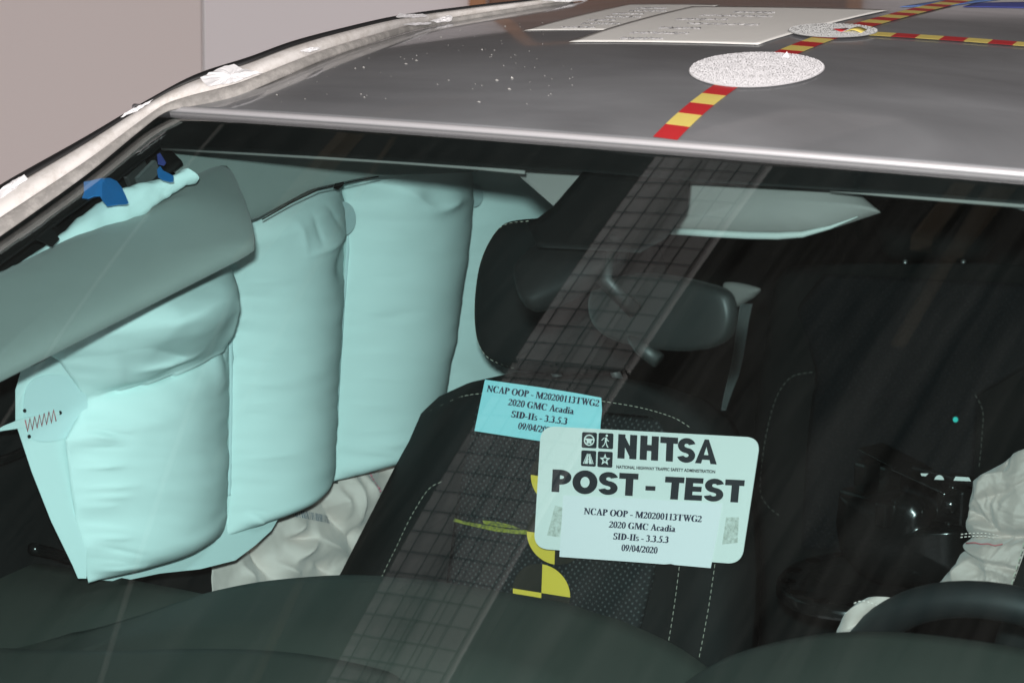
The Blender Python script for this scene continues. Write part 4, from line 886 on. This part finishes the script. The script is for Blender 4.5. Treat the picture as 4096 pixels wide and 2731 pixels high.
for q in [[(2222, 2020), (2255, 2030), (2240, 2148), (2190, 2140)], [(2906, 2068), (2957, 2068), (2952, 2170), (2890, 2176)]]:
    flat('adhesive_patch', q, lambda u, v: pp(u, v)+pln*po, M['greyfilm'], plac, 0.0002)
LINES = ['NCAP OOP - M20200113TWG2', '2020 GMC Acadia', 'SID-IIs - 3.3.5.3', '09/04/2020']
lab = empty('paper_label'); tag(lab, 'white paper label with four printed lines stuck on the lower placard', 'label')
lp = lambda u, v: pp(u, v)+pln*0.0016
flat('paper', [(2255, 1980), (2570, 1995), (2892, 2014), (2868, 2150), (2845, 2271), (2700, 2258), (2685, 2254), (2660, 2256), (2500, 2244), (2240, 2226), (2248, 2100)], lp, M['paper'], lab, 0.0003)
for s_, a, b in zip(LINES, [(2337, 2056), (2438, 2109), (2454, 2156), (2487, 2202)], [(2809, 2088), (2704, 2127), (2677, 2171), (2632, 2213)]):
    write(s_, SER, a, b, (3, -26), lp, pln, M['navyink'], 'printed_line', lab, 0.0003)
lab2 = empty('paper_label'); tag(lab2, 'light blue paper label tucked behind the placard on the backrest', 'label')
lp2 = lambda u, v: at(u, v, P=seatp(2170, 1640)+PSN*0.035, n=(0.0, -0.93, 0.36))
l2n = np.array([0.0, -0.93, 0.36])
flat('paper', [(1940, 1518), (2170, 1550), (2300, 1571), (2405, 1590), (2408, 1640), (2402, 1700), (2400, 1796), (2150, 1762), (1898, 1723), (1918, 1625)], lp2, M['bluepaper'], lab2, 0.0003)
for s_, a, b in zip(LINES, [(1946, 1566), (2032, 1620), (2044, 1668), (2071, 1715)], [(2396, 1626), (2295, 1657), (2269, 1698), (2216, 1736)]):
    write(s_, SER, a, b, (5, -26), lp2, l2n, M['navyink'], 'printed_line', lab2, 0.0004)
def target(cu, cv, r, a0, lab_, dz):
    e = empty('target_sticker'); tag(e, lab_, 'sticker', 'quartered yellow and black targets on the backrest')
    for k in range(4):
        A = np.radians(np.linspace(a0+90*k, a0+90*k+90, 12))
        g = [(cu, cv)]+[(cu+r*0.98*math.cos(a)-r*0.12*math.sin(a), cv-r*math.sin(a)) for a in A]
        flat('quadrant', g, lambda u, v: seatp(u, v)-ray(u, v)*(0.0215+dz), M['yellow'] if k % 2 == 0 else M['tblack'], e, 0.0004)
target(2166, 2370, 116, -9, 'lowest quartered yellow and black round target, just above the dashboard', 0.0012)
target(2222, 2142, 116, -9, 'middle quartered yellow and black target at the lower left corner of the placard', 0.0006)
target(2236, 1916, 114, -9, 'uppermost quartered yellow and black target, mostly behind the placard', 0.0)
mk = empty('crayon_mark'); tag(mk, 'yellow-green crayon stroke drawn on the dotted seat cloth', 'crayon mark')
flat('stroke', [(1812, 2084), (1818, 2072), (1850, 2082), (1890, 2090), (1960, 2102), (2040, 2116), (2110, 2120), (2112, 2136), (2060, 2134), (1980, 2124), (1900, 2106), (1850, 2094)], lambda u, v: seatp(u, v)-ray(u, v)*0.0200, M['marker'], mk, 0.0002)
flat('stroke', [(1930, 2080), (1990, 2086), (2050, 2100), (2080, 2114), (2000, 2106), (1935, 2094)], lambda u, v: seatp(u, v)-ray(u, v)*0.0195, M['marker'], mk, 0.0002)

# ------------------------------------------------------------------ black test fixture behind the console
fx = empty('test_fixture'); tag(fx, 'gloss black steel test fixture with perforated round base between the seats', 'fixture')
FY = 0.78; fpl = lambda u, v, y=FY: at(u, v, y=y)
S3 = np.linalg.norm(fpl(3500, 2100)-fpl(3600, 2100))/100  # metres per pixel there
def fbox(name, u0, v0, u1, v1, y, dep, m=None, yaw=0.0, bevel=0.004, tilt=0.0, parent=fx, label=None):
    a, b = fpl(u0, v0, y), fpl(u1, v1, y); c = (a+b)/2+np.array([0, dep/2, 0])
    h = abs(a[2]-b[2])/2; wd = abs(a[0]-b[0])/2; cy, sy = math.cos(yaw), math.sin(yaw)
    return box(name, c, (wd*cy, wd*sy, -tilt*wd), (-dep/2*sy, dep/2*cy, 0), (0, 0, h), m or M['blackgloss'], parent, bevel, label)
fbox('block', 3372, 1965, 3500, 2160, 0.70, 0.07, yaw=-0.35)
pillow('moulded_body', [(3372, 1975), (3440, 1985), (3500, 2000), (3560, 2002), (3630, 1965), (3700, 1985), (3735, 2030), (3745, 2110), (3885, 2125), (3895, 2320), (3760, 2345), (3560, 2345), (3440, 2290), (3375, 2200), (3358, 2090)], lambda u, v: fpl(u, v, 0.72), (0.1, -0.95, 0.3), 0.05, 0.06, M['blackgloss'], fx, p=3.5, sm=False, n=110, label='lumpy black moulded body of the fixture')
fbox('step', 3505, 2010, 3560, 2120, 0.665, 0.03, yaw=-0.35)
fbox('upright', 3420, 1850, 3482, 1960, 0.76, 0.03, yaw=-0.35)
fbox('upright', 3520, 1865, 3562, 1985, 0.76, 0.03, yaw=-0.35)
fbox('cross_bar', 3420, 1835, 3680, 1868, 0.75, 0.05, yaw=-0.35, tilt=0.18)
fbox('cross_bar', 3560, 1905, 3790, 1950, 0.645, 0.03, yaw=-0.1, tilt=0.25)
fbox('bracket', 3745, 1945, 3860, 2100, 0.68, 0.02, yaw=-0.2)
fbox('bracket_flange', 3735, 1925, 3880, 1950, 0.66, 0.05, yaw=-0.2)
fbox('bracket_flange', 3735, 2085, 3880, 2105, 0.66, 0.05, yaw=-0.2)
fbox('side_block', 3725, 2110, 3880, 2300, 0.70, 0.10, yaw=-0.2)
def cyl(name, c, axis, r, h, m, parent, n=28):
    axis = np.array(axis, float); axis /= np.linalg.norm(axis)
    return tube(name, [c-axis*h/2, c-axis*h*0.42, c+axis*h*0.42, c+axis*h/2], r, m, parent, n, taper=lambda t: 0.93 if t in (0, 1) else 1.0)
cyl('bolt', fpl(3800, 2018, 0.675), (0.2, -1, 0.1), 0.0105, 0.02, M['smoothblack'], fx)
for q in [(3812, 1950), (3795, 2095)]: cyl('screw', fpl(q[0], q[1], 0.655), (0.1, -1, 0.2), 0.004, 0.01, M['smoothblack'], fx, 14)
fbox('name_plate', 3640, 1878, 3960, 1950, 0.655, 0.006, m=M['smoothblack'], tilt=0.1)
for g in [[(3682, 1892), (3714, 1893), (3703, 1904), (3686, 1902)], [(3740, 1917)]+[(3757+19*math.cos(a), 1920-21*math.sin(a)) for a in np.linspace(math.pi, 0, 10)]+[(3776, 1919)], [(3822, 1905), (3876, 1908), (3884, 1924), (3814, 1921)]]:
    flat('plate_marking', g, lambda u, v: fpl(u, v, 0.650), M['placard'], fx, 0.0003)
bc = fpl(3460, 2325, 0.74); br = 0.108
V = []; prof = [(1.0, -0.012), (1.0, 0.0), (0.97, 0.004), (0.76, 0.004), (0.70, -0.004), (0.66, -0.016), (0.4, -0.022), (0.02, -0.022)]; nn = 64
for r, z in prof:
    for k in range(nn):
        a = 2*math.pi*k/nn; V.append(bc+np.array([math.cos(a)*br*r, math.sin(a)*br*r*1.25, z]))
obj('round_base', V, grid_faces(len(prof), nn, True)+[tuple(range((len(prof)-1)*nn, len(prof)*nn))], M['smoothblack'], fx, label='round gloss black base with a ring of holes')
M['hole'] = mat('dark_hole', (0.001, 0.001, 0.001), 0.9, spec=0.0)
for k in range(14):
    a = 2*math.pi*(k+0.3)/14; c = bc+np.array([math.cos(a)*br*0.87, math.sin(a)*br*0.87*1.25, 0.0048])
    solid(obj('hole', [c+np.array([math.cos(b)*0.0105, math.sin(b)*0.0105, 0]) for b in np.linspace(0, 6.283, 17)[:-1]], [tuple(range(16))], M['hole'], fx, smooth=False), 0.0004, 0)

# ------------------------------------------------------------------ things on the roof
def strip_piece(name, x0, y0, x1, y1, off, m, parent, n=5, ang=None):
    V = []
    for i in range(n):
        for j in range(3):
            y = y0+(y1-y0)*i/(n-1); x = x0+(x1-x0)*j/2; V.append(on(x, y, off))
    return solid(obj(name, V, grid_faces(n, 3), m, parent, smooth=False), 0.0002, 0)
tp = empty('striped_tape'); tag(tp, 'red and yellow striped tape running back along the middle of the roof', 'tape')
yy = 0.006; k = 0
while yy < 1.2:
    strip_piece('tape_segment', -0.0135, yy, 0.0135, yy+0.0268, 0.0012, M['red'] if k % 2 == 0 else M['tyellow'], tp); yy += 0.027; k += 1
tp2 = empty('striped_tape'); tag(tp2, 'red and yellow striped tape running across the roof to the right edge', 'tape')
a3, b3 = hit(3480, 140), hit(4096, 183); a3, b3 = a3[:2], b3[:2]; dr = (b3-a3)/np.linalg.norm(b3-a3); pr = np.array([-dr[1], dr[0]])
for k in range(16):
    V = []
    for i in range(4):
        for j in range(3):
            q = a3+dr*(k*0.0272+i*0.009)+pr*0.013*(j-1); V.append(on(q[0], q[1], 0.0016))
    solid(obj('tape_segment', V, grid_faces(4, 3), M['red'] if k % 2 else M['tyellow'], tp2, smooth=False), 0.0002, 0)
V = []
for i in range(9):
    for j in range(3):
        q = a3-dr*(i*0.0034)+pr*0.013*(j-1); V.append(on(q[0], q[1], 0.0018+0.0045*math.sin(i/8*2.6)**2))
solid(obj('curled_end', V, grid_faces(9, 3), M['tyellow'], tp2, label='curled yellow end of the tape'), 0.0003, 0)
q = a3-dr*0.028
solid(obj('curled_tip', [on(*(q+pr*0.013), 0.004), on(*(q-pr*0.013), 0.003), on(*(q-dr*0.012-pr*0.010), 0.006)], [(0, 1, 2)], M['red'], tp2), 0.0003, 0)
def disc(name, u, v, r, off, m, lab_, sq=1.0, grain=0):
    c = hit(u, v); V = [on(c[0], c[1], off+0.0008)]
    for rr in (0.5, 0.96, 1.0):
        for k in range(64):
            a = 2*math.pi*k/64; V.append(on(c[0]+math.cos(a)*r*rr, c[1]+math.sin(a)*r*rr*sq, off+(0.0008 if rr < 1 else -0.0002)))
    F = [(0, 1+k, 1+(k+1) % 64) for k in range(64)]
    for i in range(2):
        for k in range(64): F.append((1+i*64+k, 1+(i+1)*64+k, 1+(i+1)*64+(k+1) % 64, 1+i*64+(k+1) % 64))
    o = obj(name, V, F, m); tag(o, lab_, 'sticker')
    if grain:
        rr = random.Random(8); V = []; F = []
        for k in range(grain):
            a = rr.uniform(0, 6.283); q = r*0.985*math.sqrt(rr.random()); h = rr.uniform(0.0003, 0.0006); b = len(V); w_ = h*rr.uniform(0.9, 1.6)
            x, y = c[0]+math.cos(a)*q, c[1]+math.sin(a)*q*sq; tw = rr.uniform(0, 1.57)
            for i in range(4): V.append(on(x+math.cos(tw+i*1.571)*w_, y+math.sin(tw+i*1.571)*w_, off+0.0006))
            V.append(on(x, y, off+0.0008+h))
            F += [(b+i, b+(i+1) % 4, b+4) for i in range(4)]
        g = obj('grain', V, F, m, o, smooth=False); g['kind'] = 'stuff'
    return o
disc('round_sticker', 3027, 278, 0.0715, 0.0016, M['disc'], 'large round white textured sticker on the roof tape, nearer the windshield', grain=15000)
disc('round_sticker', 3332, 131, 0.050, 0.0026, M['disc2'], 'smaller round white sticker farther back at the tape crossing', grain=5000)
c = hit(3148, 236)
tag(obj('paper_peak', [on(c[0]-0.004, c[1]-0.003, 0.0025), on(c[0]+0.004, c[1]-0.003, 0.0025), on(c[0], c[1]+0.004, 0.0025), on(c[0], c[1], 0.008)], [(0, 1, 3), (1, 2, 3), (2, 0, 3), (0, 2, 1)], M['scrap'], smooth=False), 'tiny torn white point standing up on the large round sticker', 'paper scrap')
def roof_sheet(name, P, lab_, off, seed):
    e = empty(name); tag(e, lab_, 'paper'); C = [np.array(hit(*q)[:2]) for q in P]; V = []; n = 24
    def pos(s, t): return (C[0]*(1-s)+C[1]*s)*(1-t)+(C[3]*(1-s)+C[2]*s)*t
    for i in range(n):
        for j in range(n):
            q = pos(j/(n-1), i/(n-1)); V.append(on(q[0], q[1], off+0.0003*abs(nz(i*0.25+seed, j*0.25))))
    solid(obj('sheet', V, grid_faces(n, n), M['sheet'], e), 0.0001, 0)
    rr = random.Random(seed)
    for ln in range(7):
        pts = []; t0 = 0.06+ln*0.12; s0 = rr.uniform(0.2, 0.35); s1 = s0+rr.uniform(0.2, 0.45)
        for k in range(60):
            f = k/59; s = s0+(s1-s0)*f+0.012*math.sin(k*1.7); t = t0+0.022*math.sin(k*2.3+rr.random())*(1 if rr.random() > 0.2 else 0)
            q = pos(s, t); pts.append(on(q[0], q[1], off+0.0008))
        tube('handwriting', pts, 0.0006, M['pencil'], e, 4)
roof_sheet('paper_sheet', [(2275, 173), (3032, 184), (3560, 44), (2765, 31)], 'large off-white sheet of handwriting lying on the roof beside the tape', 0.0012, 4)
roof_sheet('paper_sheet', [(2095, 125), (2560, 124), (2880, 22), (2520, 20)], 'smaller off-white handwritten sheet, partly under the larger one', 0.0005, 9)
def roof_quad(name, P, m, off, lab_, cat='tape', grp=None):
    C = [np.array(hit(*q)[:2]) for q in P]; V = []; n = 10
    for i in range(n):
        for j in range(n):
            s, t = j/(n-1), i/(n-1); q = (C[0]*(1-s)+C[1]*s)*(1-t)+(C[3]*(1-s)+C[2]*s)*t; V.append(on(q[0], q[1], off))
    o = solid(obj(name, V, grid_faces(n, n), m), 0.0003, 0); return tag(o, lab_, cat, grp)
roof_quad('blue_tape', [(3600, 30), (3790, 27), (4000, 0), (3820, -4)], M['midblue'], 0.0006, 'mid blue tape band under the striped tape at the top right')
roof_quad('blue_tape', [(3850, 30), (4200, 36), (4200, 10), (3905, 14)], M['darkblue'], 0.0006, 'dark blue tape band at the top right corner of the roof')
# torn tape on the rail and pillar
SR_ = random.Random(5)
def rail_at(u, v):                     # just proud of the rail bands
    f = (np.interp(u, RU, RI)-v)/max(20.0, np.interp(u, RU, RI)-np.interp(u, RU, RS)); h = min(1.0, (np.interp(u, RU, RI)-np.interp(u, RU, RS))/200.0)
    return at(u, v, x=float(np.interp(u, RU, RX))-0.046*max(0, min(1, f))*h+0.012)
def scrap(pts, x, lab_, bulge=0.003, m='scrap'):
    """torn piece of tape: ragged outline, crinkled surface"""
    Q = []
    for k in range(len(pts)):
        a, b = np.array(pts[k], float), np.array(pts[(k+1) % len(pts)], float); n = max(2, int(np.linalg.norm(b-a)/12))
        for i in range(n): Q.append(a+(b-a)*i/n+np.array([SR_.uniform(-2.5, 2.5), SR_.uniform(-2.0, 2.0)]))
    c = sum(Q)/len(Q); n = len(Q); V = []; F = []; up = np.array([0.5, -0.6, 0.5])
    for r in (1.0, 0.66, 0.33):
        for k, q in enumerate(Q):
            w_ = c+(q-c)*r; V.append(rail_at(w_[0], w_[1])+up*bulge*(SR_.uniform(-0.3, 0.5) if r < 1 else SR_.uniform(-0.25, 0.25)))
    V.append(rail_at(c[0], c[1])+up*bulge*0.4)
    F = grid_faces(3, n, True)+[(2*n+k, 2*n+(k+1) % n, 3*n) for k in range(n)]
    o = solid(obj('tape_scrap', V, F, M[m], smooth=False), 0.0003, 1); return tag(o, lab_, 'tape scrap')
scrap([(800, 310), (850, 285), (900, 265), (935, 258), (960, 272), (1050, 290), (1000, 305), (940, 330), (830, 345)], -0.60, 'broad torn white tape scrap at the bend of the roof rail')
scrap([(1720, 85), (1770, 70), (1800, 62), (1812, 70), (1808, 84), (1760, 92)], -0.56, 'folded white tape tab on the middle of the roof rail')
scrap([(1610, 98), (1640, 92), (1725, 90), (1725, 97), (1640, 103)], -0.56, 'thin flat white tape sliver beside the folded tab')
scrap([(1582, 70), (1600, 54), (1625, 60), (1690, 56), (1712, 66), (1640, 72)], -0.60, 'clear crumpled tape sticking up from the roof rail')
scrap([(2160, 3), (2220, -4), (2300, -2), (2370, 4), (2250, 9)], -0.50, 'white tape strip at the top edge of the roof')
scrap([(-20, 770), (40, 730), (95, 698), (110, 715), (60, 755), (0, 795)], -0.765, 'whitish tape wrapped over the pillar at the left edge')
scrap([(480, 470), (520, 440), (555, 425), (612, 398), (600, 410), (540, 450)], -0.72, 'loose clear tape lifting from the pillar edge')
scrap([(1200, 205), (1225, 192), (1270, 188), (1285, 195), (1240, 210)], -0.57, 'small white tape smear on the roof rail near the bend')
def btape(pts, x, lab_, m='bluetape'):
    P = [behind(u, v, x+0.004*math.sin(u*0.03)) for u, v in pts]
    o = solid(obj('blue_tape', P, [tuple(range(len(P)))], M[m], smooth=False), 0.0006, 1); return tag(o, lab_, 'tape')
btape([(335, 727), (360, 724), (400, 714), (440, 712), (466, 724), (486, 748), (504, 785), (514, 810), (505, 816), (470, 818), (428, 824), (412, 806), (400, 784), (375, 784), (352, 794), (328, 792), (336, 770)], 0.012, 'torn bright blue tape stuck across the airbag roll')
btape([(628, 678), (640, 664), (652, 682), (694, 704), (694, 726), (680, 728), (650, 720), (632, 708)], 0.016, 'small bright blue tape loop near the corner of the glass')
btape([(628, 618), (640, 612), (664, 650), (656, 662), (632, 656)], 0.016, 'short dark blue tape end in the corner of the glass', 'darkblue')
# black fabric tab over the roll
bt = flat('tape_flap', [(200, 905), (238, 955), (208, 988), (180, 975), (150, 962), (120, 960), (90, 985), (40, 1010), (80, 960)], lambda u, v: behind(u, v, 0.022), M['black'], None, 0.001); tag(bt, 'black tape flap over the rumpled airbag roll', 'tape')
# crumbs of debris
V = []; F = []; rr = random.Random(12)
for k in range(120):
    if k < 120: u, v = rr.uniform(900, 2300), rr.uniform(90, 420)
    elif k < 220: u, v = rr.uniform(1700, 3200), rr.uniform(60, 330)
    else: u, v = rr.uniform(700, 4090), rr.uniform(60, 600)
    if v > interp(HEAD, u)-15 or v < interp([(a, b) for a, b in EDGE], u)+12: continue
    c = hit(u, v); s = 0.0005+0.0013*rr.random()**5
    if rr.random() < 0.02: s *= 1.8
    b = len(V); n = nsurf(c[0], c[1])
    for (a, d_, e) in ((1, 0, 0), (-1, 0, 0), (0, 1, 0), (0, -1, 0), (0, 0, 1), (0, 0, -0.4)):
        V.append(c+np.array([a*s*rr.uniform(.7, 2.2), d_*s*rr.uniform(.7, 2.2), 0])+n*(e*s*rr.uniform(.5, 1.1)+0.0002))
    for f in ((0, 2, 4), (2, 1, 4), (1, 3, 4), (3, 0, 4), (2, 0, 5), (1, 2, 5), (3, 1, 5), (0, 3, 5)): F.append(tuple(b+i for i in f))
cr = obj('debris', V, F, M['crumb'], smooth=False); tag(cr, 'fine white crumbs scattered over the car roof', 'debris', kind='stuff')
